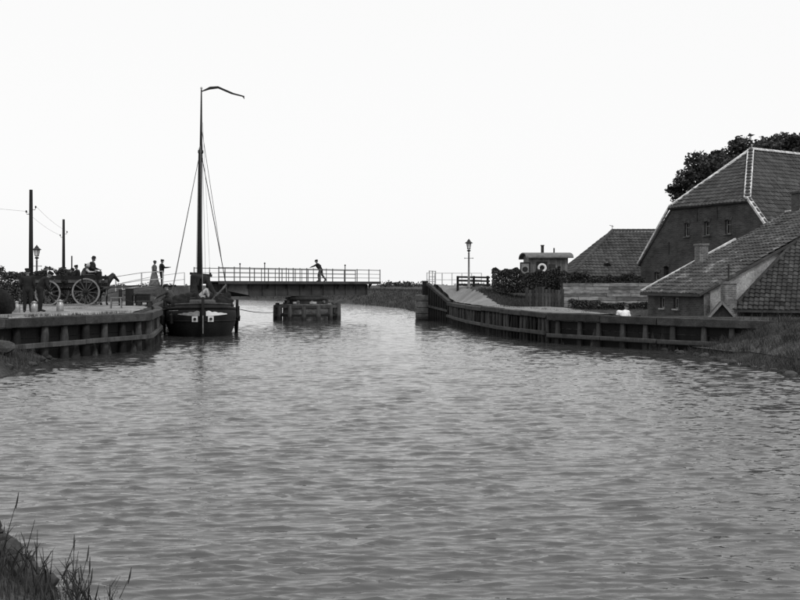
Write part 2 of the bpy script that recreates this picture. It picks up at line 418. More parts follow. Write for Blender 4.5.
for sx, sy, st, dist in ((4.5, 14, .5, .008), (1.4, 5.0, .5, .030), (9, 26, .5, .004)):
    mp = t.nodes.new('ShaderNodeMapping'); mp.inputs['Scale'].default_value = (sx, sy, 1); mp.inputs['Rotation'].default_value = (0, 0, R(6*st)); L(geo.outputs['Position'], mp.inputs[0])
    n = t.nodes.new('ShaderNodeTexNoise'); n.inputs['Scale'].default_value = 1; n.inputs['Detail'].default_value = 3; L(mp.outputs[0], n.inputs[0])
    bp = t.nodes.new('ShaderNodeBump'); bp.inputs['Strength'].default_value = st; bp.inputs['Distance'].default_value = dist; L(n.outputs[0], bp.inputs['Height'])
    if prev: L(prev.outputs[0], bp.inputs['Normal'])
    prev = bp
L(prev.outputs[0], b.inputs['Normal'])
wo = mb.build('water', 'canal_water', smooth=True, fix=False); wo['kind'] = 'structure'; wo['label'] = 'wind-rippled grey water of the canal'

# ------------------------------------------------------------------ quays
def poly_walk(P):
    P = [Vector((p[0], p[1], p[2])) for p in P]
    return [(P[i], P[i+1]) for i in range(len(P)-1)]
def outward(a, b):
    d = (b-a); d.z = 0; d.normalize(); n = Vector((d.y, -d.x, 0)); m = (a+b)/2
    return n if n.dot(V(-3-m.x,-5,0)) > 0 else -n      # towards the middle of the canal
def pile_mesh(name, m, r=.13, z0=-.9, z1=1.1, belly=1.25, n=9, cap_round=False):
    mb = MB(); pr = []
    K = 9
    for i in range(K):
        t = i/(K-1); rr = r*(1+(belly-1)*math.sin(math.pi*min(1, t*1.1))*.8)*(1-.12*t)
        pr.append((rr, z0+(z1-z0)*t))
    mb.lathe(pr, n=n)
    mb.v = [(x+random.uniform(-.015,.015), y+random.uniform(-.015,.015), z) for x, y, z in mb.v]
    me = mb.mesh(name); me.materials.append(MATS[m]); me.polygons.foreach_set('use_smooth', [True]*len(me.polygons))
    return me
def quay(name, label, pts, spacing, capw, caph, wal_z, pile_r, wedge=False, cap_mat='cap_wood', out0=.12, n_back=4):
    root = thing(name, label, 'quay wall', (pts[0][0], pts[0][1], 0))
    O = origin(root)
    piles = [pile_mesh('pile', 'weathered_wood' if k < 2 else 'tarred_wood', pile_r*random.uniform(.9,1.1), z1=1.0, belly=random.uniform(1.05,1.35)) for k in range(4)]
    rem = spacing*.4
    for a, b in poly_walk(pts):
        n = outward(a, b); d = (b-a); L = d.length; d = d/L
        # long beams in pieces
        k = max(1, round(L/3.4))
        for i in range(k):
            p, q = a+d*(L*i/k+.006), a+d*(L*(i+1)/k-.006)
            dz = random.uniform(-.02,.02)
            mb = MB(); mb.bar(p+n*out0+V(0,0,-caph/2+dz), q+n*out0+V(0,0,-caph/2+dz+random.uniform(-.015,.015)), capw, caph, random.uniform(-.25,.3))
            bevel(mb.build('cap_beam', cap_mat, root), .018)
            wz = wal_z+random.uniform(-.02,.02)
            mb = MB(); mb.bar(V(p.x,p.y,wz)+n*(out0+.12), V(q.x,q.y,wz)+n*(out0+.12), .14, .17, random.uniform(-.25,.35))
            bevel(mb.build('waling', 'weathered_wood', root), .015)
            lo, hi = -.35, min(p.z, q.z)-caph-.01
            hh = (hi-lo)/n_back
            for j in range(n_back):
                z = lo+hh*(j+.5)
                mb = MB(); mb.bar(V(p.x,p.y,z)+n*(-.06+random.uniform(-.012,.012)), V(q.x,q.y,z)+n*-.06, .06, hh-.025, random.uniform(-.4,.4))
                mb.build('backing_plank', 'tarred_wood', root)
        s = rem
        while s < L:
            p = a+d*s; top = p.z-caph
            if wedge:
                ww = random.uniform(.95,1.1)
                c = p+n*.06
                mb = MB(); mb.box(V(c.x,c.y,(top-.9)/2), (.30*ww, .24, top+.9), math.atan2(d.y,d.x)+random.uniform(-.1,.1), tint=random.uniform(-.2,.3), taper=.55)
                bevel(mb.build('pile', 'weathered_wood', root), .025)
            else:
                o = link_mesh('pile', random.choice(piles), root, V(p.x,p.y,0)+n*.06-O, (random.uniform(-.03,.03), random.uniform(-.03,.03), random.uniform(0,6)), (1,1,(top)/1.0))
            s += spacing*random.uniform(.85,1.15)
        rem = s-L
    return root
ql = quay('quay_wall', 'timber quay wall on the left with round piles and a heavy cap beam', [(-14.2,24.8,1.43),(-12.6,28.3,1.43),(-9.8,34.6,1.43),(-11.3,41.7,1.43),(-13.2,48,1.43),(-15.4,58,1.5)], 1.0, .34, .30, .52, .15)
qr = quay('quay_wall', 'timber quay wall on the right with wedge-shaped posts below a long cap beam', [(6.5,38.8,1.28),(8.3,36.6,1.28),(10.0,34.6,1.27),(13.2,31.7,1.25),(14.4,30.6,1.22)], 1.12, .34, .30, .34, .14, wedge=True, n_back=4)
qp = quay('quay_wall', 'closely piled dark timber quay wall curving away to the right abutment', [(3.4,60.5,1.33),(4.0,51.5,1.35),(5.1,44,1.36),(6.5,38.8,1.28)], .42, .32, .22, .42, .09, n_back=3)
# splayed wing wall that climbs to the bridge abutment
root = thing('wing_wall', 'steep triangular timber wing wall climbing to the right bridge abutment', 'wing wall', (2.7,62,0))
a, b = V(3.4,60.5,1.33), V(2.05,63.4,2.58); n = outward(a, b)
mb = MB(); mb.bar(a+n*.1, b+n*.1, .26, .2); bevel(mb.build('sloping_cap', 'cap_wood', root), .015)
for i in range(9):
    p = a.lerp(b, (i+.5)/9); mb = MB(); mb.box(V(p.x,p.y,(p.z-.95)/2-.06)+n*.05, (.24,.2,p.z+.85), math.atan2(b.y-a.y,b.x-a.x), tint=random.uniform(-.3,.4)); bevel(mb.build('sheet_pile', 'tarred_wood', root), .02)
mb = MB(); mb.prism([a+V(0,0,-.12)-n*.08, b+V(0,0,-.12)-n*.08, V(b.x,b.y,-.8)-n*.08, V(a.x,a.y,-.8)-n*.08], -n*.1); mb.build('backing', 'tarred_wood', root)
mb = MB(); mb.bar(V(a.x,a.y,.75)+n*.2, V(b.x,b.y,1.05)+n*.2, .12, .14); mb.build('waling', 'weathered_wood', root)
# abutment block and guard post
root = thing('bridge_abutment', 'pale masonry bridge abutment at the end of the right bank', 'abutment', (1.9,65,0))
for k in range(5):
    mb = MB(); mb.box((1.62+random.uniform(-.03,.03), 65.0, -.4+k*.44+.22), (.95,3.6,.42), tint=random.uniform(-.3,.2)); bevel(mb.build('stone_block', 'dark_stone', root), .03)
mb = MB(); mb.box((2.35,66.3,.7), (.7,5.6,3.4)); mb.build('core', 'dark_stone', root)
root = thing('guard_post', 'thick square timber guard post standing on the right abutment', 'post', (1.75,63.6,1.8))
mb = MB(); mb.box((1.78,63.7,2.27), (.42,.42,.96), tint=-.2); bevel(mb.build('post', 'tarred_wood', root), .03)
mb = MB(); mb.box((1.78,63.7,2.77), (.48,.48,.06)); mb.build('cap', 'weathered_wood', root)

# ------------------------------------------------------------------ swing bridge
A, B = V(-12.92,59.9,2.62), V(-2.57,71.9,2.62)
d = (B-A); BL = d.length; d.normalize(); nb = V(d.y,-d.x,0)           # nb points to the camera side
br = thing('swing_bridge', 'half-open iron swing bridge with railings turning on its pier', 'bridge', tuple((A+B)/2-V(0,0,1.1)))
WD = 1.35
def bp_(s, off, z): return A+d*s+nb*off+V(0,0,z)
for i in range(int(BL/.3)):
    mb = MB(); s = (i+.5)*BL/int(BL/.3); mb.bar(bp_(s,-WD,.08+random.uniform(-.006,.006)), bp_(s,WD,.08), .28, .08, random.uniform(-.3,.3), up=(0,0,1)); mb.build('deck_plank', 'tarred_wood', br)
for sd_ in (1,-1):
    o = (WD+.02)*sd_
    mb = MB(); mb.bar(bp_(0,o,.05), bp_(BL,o,.05), .1, .2); mb.build('edge_beam', 'girder', br)
    oo = .95*sd_
    mb = MB(); e0, e1, e2 = 1.0, 2.9, BL-1.2
    mb.bar(bp_(e1,oo,-.45), bp_(e2,oo,-.45), .05, .86); 
    gd = mb.build('girder', 'girder', br)
    mb = MB(); mb.bar(bp_(e1,oo,-.885), bp_(e2,oo,-.885), .3, .05); mb.build('flange', 'girder', gd)
    mb = MB(); mb.bar(bp_(e1,oo,-.03), bp_(e2,oo,-.03), .3, .04); mb.build('flange', 'girder', gd)
    for k in range(11):
        s = e1+(e2-e1)*k/10; mb = MB(); mb.bar(bp_(s,oo+.06*sd_,-.87), bp_(s,oo+.06*sd_,-.06), .1, .07, up=tuple(nb)); mb.build('stiffener', 'girder', gd)
    mb = MB(); mb.prism([bp_(e0,oo,-.05), bp_(e1-.02,oo,-.05), bp_(e1-.02,oo,-.82), bp_(e0,oo,-.5)], nb*-.05); mb.build('tail_plate', 'girder_pale', br)
    for k in range(9):
        s = 1.0+(BL-2)*k/8; mb = MB(); mb.prism([bp_(s,oo+.05*sd_,-.05), bp_(s,WD*sd_,-.05), bp_(s,oo+.05*sd_,-.4)], d*.05); mb.build('bracket', 'girder', br)
for s in (2.9, 6, 8, 10, 13):
    mb = MB(); mb.bar(bp_(s,-.9,-.5), bp_(s,.9,-.5), .08, .6); mb.build('cross_beam', 'girder', br)
post_mb = MB(); post_mb.box((0,0,.5), (.05,.05,1.0)); pm = post_mb.mesh('railing_post'); pm.materials.append(MATS['grey_iron'])
tall_mb = MB(); tall_mb.tube([(0,0,0),(0,0,1.22)], .035, 6); tall_mb.lathe([(.02,1.2),(.06,1.25),(.06,1.3),(.01,1.34)], n=8); tm = tall_mb.mesh('railing_post'); tm.materials.append(MATS['iron'])
for sd_ in (1,-1):
    o = (WD-.02)*sd_; npst = 12
    rl = MB(); rl.bar(bp_(0,o,1.03), bp_(BL,o,1.03), .045, .05)
    rail = rl.build('railing', 'grey_iron', br)
    for z in (.42, .72): rl = MB(); rl.bar(bp_(0,o,z), bp_(BL,o,z), .035, .035); rl.build('rail', 'grey_iron', rail)
    for k in range(npst+1):
        s = min(BL-.03, max(.03, BL*k/npst)); p = bp_(s,o,.1)-origin(br)
        link_mesh('railing_post', tm if k in (3,9) else pm, br, p, (0,0,math.atan2(d.y,d.x)))
    for k in (4,5,6,7): s = BL*(k+.5)/npst; link_mesh('railing_post', pm, br, bp_(s,o,.1)-origin(br), (0,0,0))
# pier under the bridge
pc = V(-6.75,65.5,0)
mb = MB(); mb.lathe([(1.5,0),(1.5,.34),(1.62,.34),(1.62,.48),(1.2,.5),(1.2,.60)], pc+V(0,0,1.13), 28); tb = mb.build('turntable', 'iron', br)
for k in range(10):
    q = k*math.pi/5; mb = MB(); c = pc+V(1.55*math.cos(q),1.55*math.sin(q),1.3); mb.tube([c-V(math.cos(q),math.sin(q),0)*.1, c+V(math.cos(q),math.sin(q),0)*.1], .1, 10); mb.build('roller', 'grey_iron', tb)
pr = thing('bridge_pier', 'round masonry pier ringed by timber fender posts under the swing bridge', 'pier', tuple(pc))
mb = MB(); mb.lathe([(1.75,-.9),(1.7,.9),(1.82,.92),(1.82,1.12),(1.3,1.13)], pc, 28); mb.build('drum', 'pale_brick', pr, smooth=False)
N = 14; ring = []
for k in range(N):
    q = 2*math.pi*(k+.5)/N; ring.append(V(2.3*math.cos(q)+pc.x, 2.3*math.sin(q)+pc.y, 0))
for k in range(N):
    p = ring[k]; h = random.choice((1.0,1.05,1.2)); mb = MB(); mb.tube([p+V(0,0,-.9),p+V(0,0,h*.5),p+V(0,0,h)], [.18,.17,.15], 8, tint=random.uniform(-.3,.5)); mb.build('fender_post', 'weathered_wood', pr)
    q = ring[(k+1) % N]
    for z, hh in ((.98,.2),(.35,.16)):
        mb = MB(); mb.bar(p+V(0,0,z), q+V(0,0,z), .16, hh, random.uniform(-.4,.4)); mb.build('fender_beam', 'tarred_wood' if z < .5 else 'weathered_wood', pr)
for (x, y) in ((-6.2,64.05),(-7.4,64.2)):
    mb = MB(); mb.box((x,y,1.22), (.5,.4,.16), .2); bevel(mb.build('bearing_stone', 'stone', pr), .03)

# ------------------------------------------------------------------ railings and fences by the bridge
def railing(name, label, P, m, spacing, hts, h, rail=.035, post=.04, cat='railing'):
    root = thing(name, label, cat, (P[0][0], P[0][1], P[0][2])); O = origin(root)
    mbp = MB(); mbp.box((0,0,h/2), (post*1.4,post*1.4,h)); me = mbp.mesh('post'); me.materials.append(MATS[m])
    for a, b in poly_walk(P):
        L = (b-a).length; k = max(1, round(L/spacing))
        for z in hts: mb = MB(); mb.bar(a+V(0,0,z), b+V(0,0,z), rail, rail*1.2, random.uniform(-.2,.2)); mb.build('rail', m, root)
        for i in range(k+1):
            p = a.lerp(b, i/k); link_mesh('post', me, root, p-O+V(0,0,-.03))
    return root
def gp(x, y, dz=0): return (x, y, g(x, y)+dz)
railing('iron_railing', 'pale iron railing beside the couple on the left bridge approach', [gp(-20.6,58.4),gp(-18.6,58.9),gp(-17,59.2),gp(-15.7,59.6)], 'pale_iron', 1.35, (.5,1.0), 1.02, .04, .045)
railing('iron_railing', 'pale iron railing on the far side of the left bridge approach', [gp(-20.5,66.4),gp(-18.2,66.4),gp(-15.9,66.4)], 'pale_iron', 1.6, (.5,1.0), 1.02)
railing('iron_railing', 'pale iron railing at the head of the right bridge abutment', [gp(2.0,66.8),gp(3.2,68.3),gp(6.2,68.5)], 'pale_iron', .8, (.5,1.0), 1.05)
railing('bridge_gate', 'short pale iron gate standing at the very edge of the right abutment', [(2.1,64.6,2.45),(2.6,65.8,2.45)], 'pale_iron', .6, (.3,.65,1.05), 1.12, .04, .05, 'gate')
root = thing('rail_fence', 'dark three-rail timber fence between the right lamp post and the hedge', 'fence', gp(3.95,61.6))
for x in (3.95,5.05,6.0):
    z0 = min(g(x,61.6), 2.3)-.05; mb = MB(); mb.box((x,61.6,(z0+3.12)/2), (.16,.14,3.12-z0)); bevel(mb.build('post', 'tarred_wood', root), .01)
for z in (2.52,2.78,3.03):
    mb = MB(); mb.bar((3.9,61.5,z+.02), (6.15,61.5,z-.02), .06, .12); mb.build('rail', 'tarred_wood', root)

# ------------------------------------------------------------------ lamps and telegraph poles
def lamp(loc, label, H=3.3):
    root = thing('street_lamp', label, 'street lamp', loc, group='gas lamps by the bridge')
    mb = MB(); mb.lathe([(.14,0),(.14,.12),(.10,.16),(.085,.7),(.10,.74),(.07,.8),(.055,H-.95),(.075,H-.93),(.05,H-.88),(.045,H-.72)], n=12); mb.build('post', 'lamp_grey', root, False, True)
    mb = MB(); mb.tube([(-.28,0,H-1.25),(.28,0,H-1.25)], .018, 6); mb.lathe([(.03,-.03),(.03,.03)], (.28,0,H-1.25), 8); mb.lathe([(.03,-.03),(.03,.03)], (-.28,0,H-1.25), 8); mb.build('ladder_bar', 'iron', root, False)
    mb = MB(); mb.lathe([(.06,H-.80),(.13,H-.76),(.13,H-.72),(.05,H-.66)], n=12); mb.build('collar', 'iron', root, False)
    ln = MB(); ln.lathe([(.11,H-.60),(.19,H-.24)], n=4, rz=R(45)); gl = ln.build('lantern', 'lamp_glass', root, False)
    for k in range(4):
        q = R(45+90*k); mb = MB(); c, s = math.cos(q), math.sin(q); mb.bar((.115*c,.115*s,H-.62),(.2*c,.2*s,H-.22), .028, .028); mb.build('lantern_bar', 'iron', gl, False)
    mb = MB(); mb.lathe([(.26,H-.24),(.27,H-.21),(.12,H-.1),(.10,H-.06),(.11,H-.04),(.04,H),(.05,H+.03),(.01,H+.07)], n=12); mb.build('lantern_cap', 'iron', root, False)
    mb = MB(); mb.lathe([(.12,H-.64),(.125,H-.60)], n=8); mb.build('lantern_base', 'iron', root, False)
lamp(gp(4.68,61.2,-.02), 'slender street lamp standing on the right bank beside the rail fence')
lamp(gp(-22.6,56.0,-.02), 'street lamp behind the wagon on the left bank', 3.55)
def pole(loc, H, label, arm):
    root = thing('telegraph_pole', label, 'telegraph pole', loc, group='telegraph poles on the left bank')
    mb = MB(); mb.tube([(0,0,-.1),(0,0,H*.5),(0,0,H)], [.13,.115,.09], 10); mb.build('pole', 'tarred_wood', root, False, True)
    for z, s in ((H-1.35,-1),(H-1.1,1)):
        mb = MB(); mb.tube([(0,0,z),(s*.22,0,z-.02),(s*.26,0,z+.1)], .018, 6); br_ = mb.build('insulator_arm', 'iron', root, False)
        mb = MB(); mb.lathe([(.03,0),(.05,.03),(.045,.1),(.02,.13)], (s*.26,0,z+.08), 8); mb.build('insulator', 'black_paint', br_, False)
p1 = V(*gp(-20.5,50.0)); p2 = V(*gp(-25.6,68.5))
pole(p1, 6.4, 'tall telegraph pole on the left bank, nearer and taller of the two', 1)
pole(p2, 6.1, 'telegraph pole farther off on the left bank, behind the wagon riders', 1)
def wire(a, b, label, sag=.15):
    pts = []
    for i in range(17):
        t_ = i/16; p = a.lerp(b, t_); p.z -= sag*4*t_*(1-t_); pts.append(p)
    mb = MB(); mb.tube(pts, .006, 5); tag(mb.build('telegraph_wire', 'iron'), label, 'wire', 'telegraph wires on the left bank')
wire(p1+V(.26,0,5.5), p2+V(.26,0,5.2), 'thin wire strung between the two telegraph poles, on the right insulators')
wire(p1+V(-.26,0,5.2), p2+V(-.26,0,4.9), 'thin wire strung between the two telegraph poles, on the left insulators')
wire(p1+V(-.26,0,5.2), V(-33,30,7.6), 'thin wire running off the taller telegraph pole to the left edge', .2)

# ------------------------------------------------------------------ roofs of pantiles
def inside(p, poly):
    r = False; n = len(poly)
    for i in range(n):
        a, b = poly[i], poly[(i+1) % n]
        if (a[1] > p[1]) != (b[1] > p[1]) and p[0] < (b[0]-a[0])*(p[1]-a[1])/(b[1]-a[1])+a[0]: r = not r
    return r
def pantiles(mb, O, u, v, poly, tw=.25, tl=.32, tint=.28):
    O, u, v = Vector(O), Vector(u).normalized(), Vector(v).normalized(); n = u.cross(v)
    if n.z < 0: n = -n
    us = [p[0] for p in poly]; vs_ = [p[1] for p in poly]
    i0, i1 = int(min(us)/tw)-1, int(max(us)/tw)+1; j0, j1 = int(min(vs_)/tl)-1, int(max(vs_)/tl)+1
    prof = [(0,.012),(.07,.06),(.15,.045),(.25,.012)]
    wav = [random.uniform(-.015,.015) for _ in range(400)]
    for j in range(j0, j1):
        for i in range(i0, i1):
            c = ((i+.5)*tw, (j+.5)*tl)
            if not inside(c, poly): continue
            jt = random.uniform(-.012,.012); jz = random.uniform(0,.016)+.03+.03*math.sin(i*.16+j*.07+1)*math.sin(j*.27+i*.05)+.015*math.sin(i*.45)
            bot, top, mid = [], [], []
            for x, h in prof:
                x *= tw/.25
                bot.append(O+u*(i*tw+x)+v*(j*tl-.04+jt)+n*(h+.032+jz)); top.append(O+u*(i*tw+x)+v*((j+1)*tl)+n*(h+jz*.8))
                mid.append(O+u*(i*tw+x)+v*(j*tl-.04+jt)+n*.0)
            mb.add(bot+top+mid, [(0,1,5,4),(1,2,6,5),(2,3,7,6),(8,9,1,0),(9,10,2,1),(10,11,3,2)], random.uniform(-tint,tint)*(2.0 if random.random() < .06 else 1))
def slab(mb, pts, th=.08):
    pts = [Vector(p) for p in pts]; n = (pts[1]-pts[0]).cross(pts[2]-pts[0]).normalized()
    if n.z < 0: n = -n
    mb.prism(pts, -n*th)
def ridge_tiles(parent, a, b, m='mortar', step=.36, r=.13, mat_tile='tile', gap=1.0, bw=2.5):
    a, b = Vector(a), Vector(b); L = (b-a).length; k = max(1, int(L/step)); q = (b-a).to_track_quat('Y','Z').to_euler()
    mb = MB(); prof = []
    for t_ in range(7): prof.append((r*math.cos(math.pi*t_/6), r*.8*math.sin(math.pi*t_/6)))
    vs = [(x, y, z) for y in (-step*.56*gap, step*.5*gap) for x, z in [(p[0]*(1.1 if y < 0 else .95), p[1]*(1.1 if y < 0 else .95)) for p in prof]]
    mb.add(vs, [(i, i+1, i+8, i+7) for i in range(6)]); mb.add([(x*1.0,y,z) for x, z in prof for y in (-step*.56*gap,)], [tuple(range(7))])
    me = mb.mesh('ridge_tile'); me.materials.append(MATS[mat_tile])
    bd = MB(); bd.bar(a-V(0,0,.02), b-V(0,0,.02), r*bw, .07); bed = bd.build('mortar_bed', m, parent)
    for i in range(k):
        o = link_mesh('ridge_tile', me, parent, a.lerp(b, (i+.5)/k)-origin(parent), q)
    return bed
def chimney(parent, c, w_, z0, z1, pot=None, m='pale_brick', rz=0, name='chimney'):
    mb = MB(); mb.box((c[0],c[1],(z0+z1)/2), (w_,w_*.9,z1-z0), rz); ch = mb.build(name, m, parent)
    mb = MB(); mb.box((c[0],c[1],z1+.04), (w_*1.18,w_*1.08,.09), rz); mb.build('chimney_crown', m, ch)
    if pot: mb = MB(); mb.tube([(c[0],c[1],z1),(c[0],c[1],z1+pot)], .035, 8); mb.lathe([(.06,0),(.05,.06)], (c[0],c[1],z1+pot), 8); mb.build('flue_pipe', 'iron', ch)
    return ch

# farmhouse
Fd, Fn = Vector((.4907,-.8713,0)), Vector((.8713,.4907,0)); F0 = V(14.85,55.5,0); FW, EV, RG, HH, SB, FL = 10.5, 3.92, 10.34, 7.15, 3.56, 20.0
def fp(t_, s, z): return F0+Fd*t_+Fn*s+V(0,0,z)
fh = thing('farmhouse', 'large dark brick farmhouse with a half-hipped tiled roof edged in white mortar', 'house', tuple(fp(FW/2,4,1.0)))
hw = FW/2*(RG-HH)/(RG-EV)
mb = MB(); mb.prism([fp(0,0,.3), fp(FW,0,.3), fp(FW,0,EV), fp(FW/2+hw,0,HH), fp(FW/2-hw,0,HH), fp(0,0,EV)], Fn*.35)
gw = mb.build('gable_wall', 'brick', fh)
wins = [(3.71,5.72,.40,.80),(5.18,5.72,.40,.80),(6.65,5.72,.40,.80),(1.35,3.05,.42,.5),(2.1,3.25,.42,.75)]
cb = MB(); O = origin(fh); rzF = math.atan2(Fd.y,Fd.x)
for t_, z, ww, hh in wins: cb.box(fp(t_,.1,z), (ww,.5,hh), rzF)
cut(gw, cb)
for i, (t_, z, ww, hh) in enumerate(wins):
    mb = MB(); mb.box(fp(t_,.20,z), (ww,.02,hh), rzF); wn = mb.build('window', 'window_glass', fh)
    mb = MB(); f_ = .05
    for s in (-1,1): mb.box(fp(t_+s*(ww/2-f_/2),.16,z), (f_,.05,hh), rzF)
    for s in (-1,1): mb.box(fp(t_,.157,z+s*(hh/2-f_/2)), (ww-2*f_,.05,f_), rzF)
    mb.box(fp(t_,.163,z), (.025,.03,hh-.1), rzF); mb.box(fp(t_,.16,z+hh*.15), (ww-.1,.028,.025), rzF); mb.build('window_frame', 'dirty_shaded_paint' if i in (0,1,2,3) else 'fence_wood', wn)
    mb = MB()
    for k in range(7):
        q = -1+2*k/6; mb.box(fp(t_+q*(ww/2+.04),-.012,z+hh/2+.10-.07*q*q), (.075,.05,.2), rot=Matrix.Rotation(rzF,3,'Z') @ Matrix.Rotation(q*.28,3,'Y'), tint=random.uniform(-.2,.4))
    mb.build('window_arch', 'brick', wn)
    mb = MB(); mb.box(fp(t_,-.03,z-hh/2-.035), (ww+.12,.12,.07), rzF); mb.build('window_sill', 'dark_stone', wn)
for t_, z in ((2.3,4.7),(4.45,6.5),(5.9,6.5),(8.0,4.9)):
    mb = MB(); mb.bar(fp(t_,-.02,z-.35), fp(t_,-.02,z+.35), .05, .04, up=tuple(Fn)); mb.build('wall_anchor', 'iron', fh)
for side in (0,1):
    t0 = FW if side else 0
    mb = MB(); mb.prism([fp(t0,.35,.3), fp(t0,FL,.3), fp(t0,FL,EV), fp(t0,.35,EV)], Fd*(-.35 if side else .35)); mb.build('side_wall', 'brick', fh)
mb = MB(); mb.prism([fp(0,FL,.3), fp(FW,FL,.3), fp(FW,FL,EV), fp(FW/2,FL,RG), fp(0,FL,EV)], Fn*-.3); mb.build('rear_wall', 'brick', fh)
SL = math.hypot(FW/2, RG-EV); vH = (HH-EV)/(RG-EV)*SL
for side in (1,0):
    sg = 1 if side else -1; t0 = FW if side else 0
    up = (Fd*(-sg*FW/2)+V(0,0,RG-EV)).normalized(); ov = up*-.3
    O_ = fp(t0,0,EV+.02)+ov
    poly = [(-.12,0),(FL,0),(FL,SL+.3),(SB,SL+.3),(-.05,vH+.3)]
    mb = MB(); slab(mb, [O_+Fn*p[0]+up*p[1] for p in poly]); rf = mb.build('roof', 'tile', fh)
    mb = MB(); pantiles(mb, O_, Fn, up, poly); mb.build('pantiles', 'tile', rf, kind='stuff', fix=False)
up = (Fn*SB+V(0,0,RG-HH)).normalized(); hL = math.hypot(SB, RG-HH); O_ = fp(FW/2-hw-.15,0,HH+.03)+up*-.28
poly = [(-.1,0),(2*hw+.4,0),(2*hw+.3,.28),(hw+.15,hL+.28),(0,.28)]
mb = MB(); slab(mb, [O_+Fd*p[0]+up*p[1] for p in poly]); rf = mb.build('half_hip_roof', 'tile', fh)
mb = MB(); pantiles(mb, O_, Fd, up, poly); mb.build('pantiles', 'tile', rf, kind='stuff', fix=False)
mb = MB(); mb.bar(fp(FW/2-hw-.2,-.14,HH-.06), fp(FW/2+hw+.2,-.14,HH-.06), .08, .1); mb.build('half_hip_gutter', 'iron', fh)
apex = fp(FW/2,SB,RG+.12)
ridge_tiles(fh, apex, fp(FW/2,FL,RG+.12), mat_tile='mortar')
ridge_tiles(fh, fp(FW/2+hw+.1,-.02,HH+.1), apex, gap=.62, bw=2.9); ridge_tiles(fh, fp(FW/2-hw-.1,-.02,HH+.1), apex, r=.11, mat_tile='mortar')
for a, b, nm in ((fp(0-.15,-.1,EV-.1), fp(FW/2-hw-.12,-.1,HH+.08), 'verge'), (fp(FW+.15,-.1,EV-.1), fp(FW/2+hw+.12,-.1,HH+.08), 'verge')):
    mb = MB(); mb.bar(a, b, .14, .10); mb.build(nm, 'mortar', fh)
ridge_tiles(fh, fp(FW+.1,.02,EV), fp(FW/2+hw+.12,.02,HH+.1), r=.10, gap=.62, bw=3.4)
mb = MB(); mb.tube([apex, apex+V(0,0,.85)], .025, 6); fin = mb.build('roof_finial', 'iron', fh)
mb = MB(); mb.prism([apex+V(-.2,0,.76), apex+V(.02,0,.72), apex+V(.26,0,.84), apex+V(.07,0,.86), apex+V(-.07,0,.93)], (0,.03,0)); mb.build('weather_vane', 'iron', fin)

# barn behind
BE, BR_ = 3.05, 6.4; x0, x1, y0, y1 = 11.6, 21.0, 61.5, 69.5; ym = (y0+y1)/2; xr = 15.45
bn = thing('barn', 'low barn with a dark hipped tile roof left of the farmhouse', 'barn', (15,65,2.0))
for nm, c, s in (('front_wall',((x0+x1)/2,y0+.3,2.2),(x1-x0-.3,.25,1.9)),('side_wall',(x0+.3,ym,2.2),(.25,y1-y0-.9,1.9)),('rear_wall',((x0+x1)/2,y1-.3,2.2),(x1-x0-.3,.25,1.9)),('side_wall',(x1-.25,ym,2.2),(.25,y1-y0-.9,1.9))):
    mb = MB(); mb.box(c, s); mb.build(nm, 'brick', bn)
up = V(0,ym-y0,BR_-BE).normalized(); sl = math.hypot(ym-y0, BR_-BE); O_ = V(x0,y0,BE)
poly = [(-.1,0),(x1-x0,0),(x1-x0,sl),(xr-x0,sl)]
mb = MB(); slab(mb, [O_+V(p[0],0,0)+up*p[1] for p in poly]); rf = mb.build('roof', 'tile', bn)
mb = MB(); pantiles(mb, O_, (1,0,0), up, poly); mb.build('pantiles', 'tile', rf, kind='stuff', fix=False)
mb = MB(); slab(mb, [V(x0,y1,BE),V(x1,y1,BE),V(x1,ym,BR_),V(xr,ym,BR_)]); mb.build('rear_roof', 'tile', bn)
upl = V(xr-x0,0,BR_-BE).normalized(); sl2 = math.hypot(xr-x0, BR_-BE); poly = [(0,0),(y1-y0,0),((y1-y0)/2,sl2)]
mb = MB(); slab(mb, [V(x0,y0+p[0],BE)+upl*p[1] for p in poly]); rf = mb.build('hip_roof', 'tile', bn)
mb = MB(); pantiles(mb, V(x0,y0,BE), (0,1,0), upl, poly); mb.build('pantiles', 'tile', rf, kind='stuff', fix=False)
ridge_tiles(bn, V(xr,ym,BR_+.08), V(x1,ym,BR_+.08), 'tile'); ridge_tiles(bn, V(x0,y0,BE+.08), V(xr,ym,BR_+.08), 'tile')
c = V(14.3,0,0); yy = y0+.95*.5; pz = BE+(.5/(ym-y0))*(BR_-BE)
mb = MB(); q0 = V(14.35,y0+.85,BE+.85*(BR_-BE)/(ym-y0)+.12); mb.tube([q0-V(0,.12,.05), q0+V(0,.1,.05)], .22, 14); mb.build('round_roof_light', 'window_glass', bn)
mb = MB(); mb.tube([(xr,ym,BR_),(xr,ym,BR_+.45)], .02, 6); mb.tube([(xr-.2,ym,BR_+.45),(xr+.1,ym,BR_+.35)], .02, 6); mb.build('roof_finial', 'iron', bn)

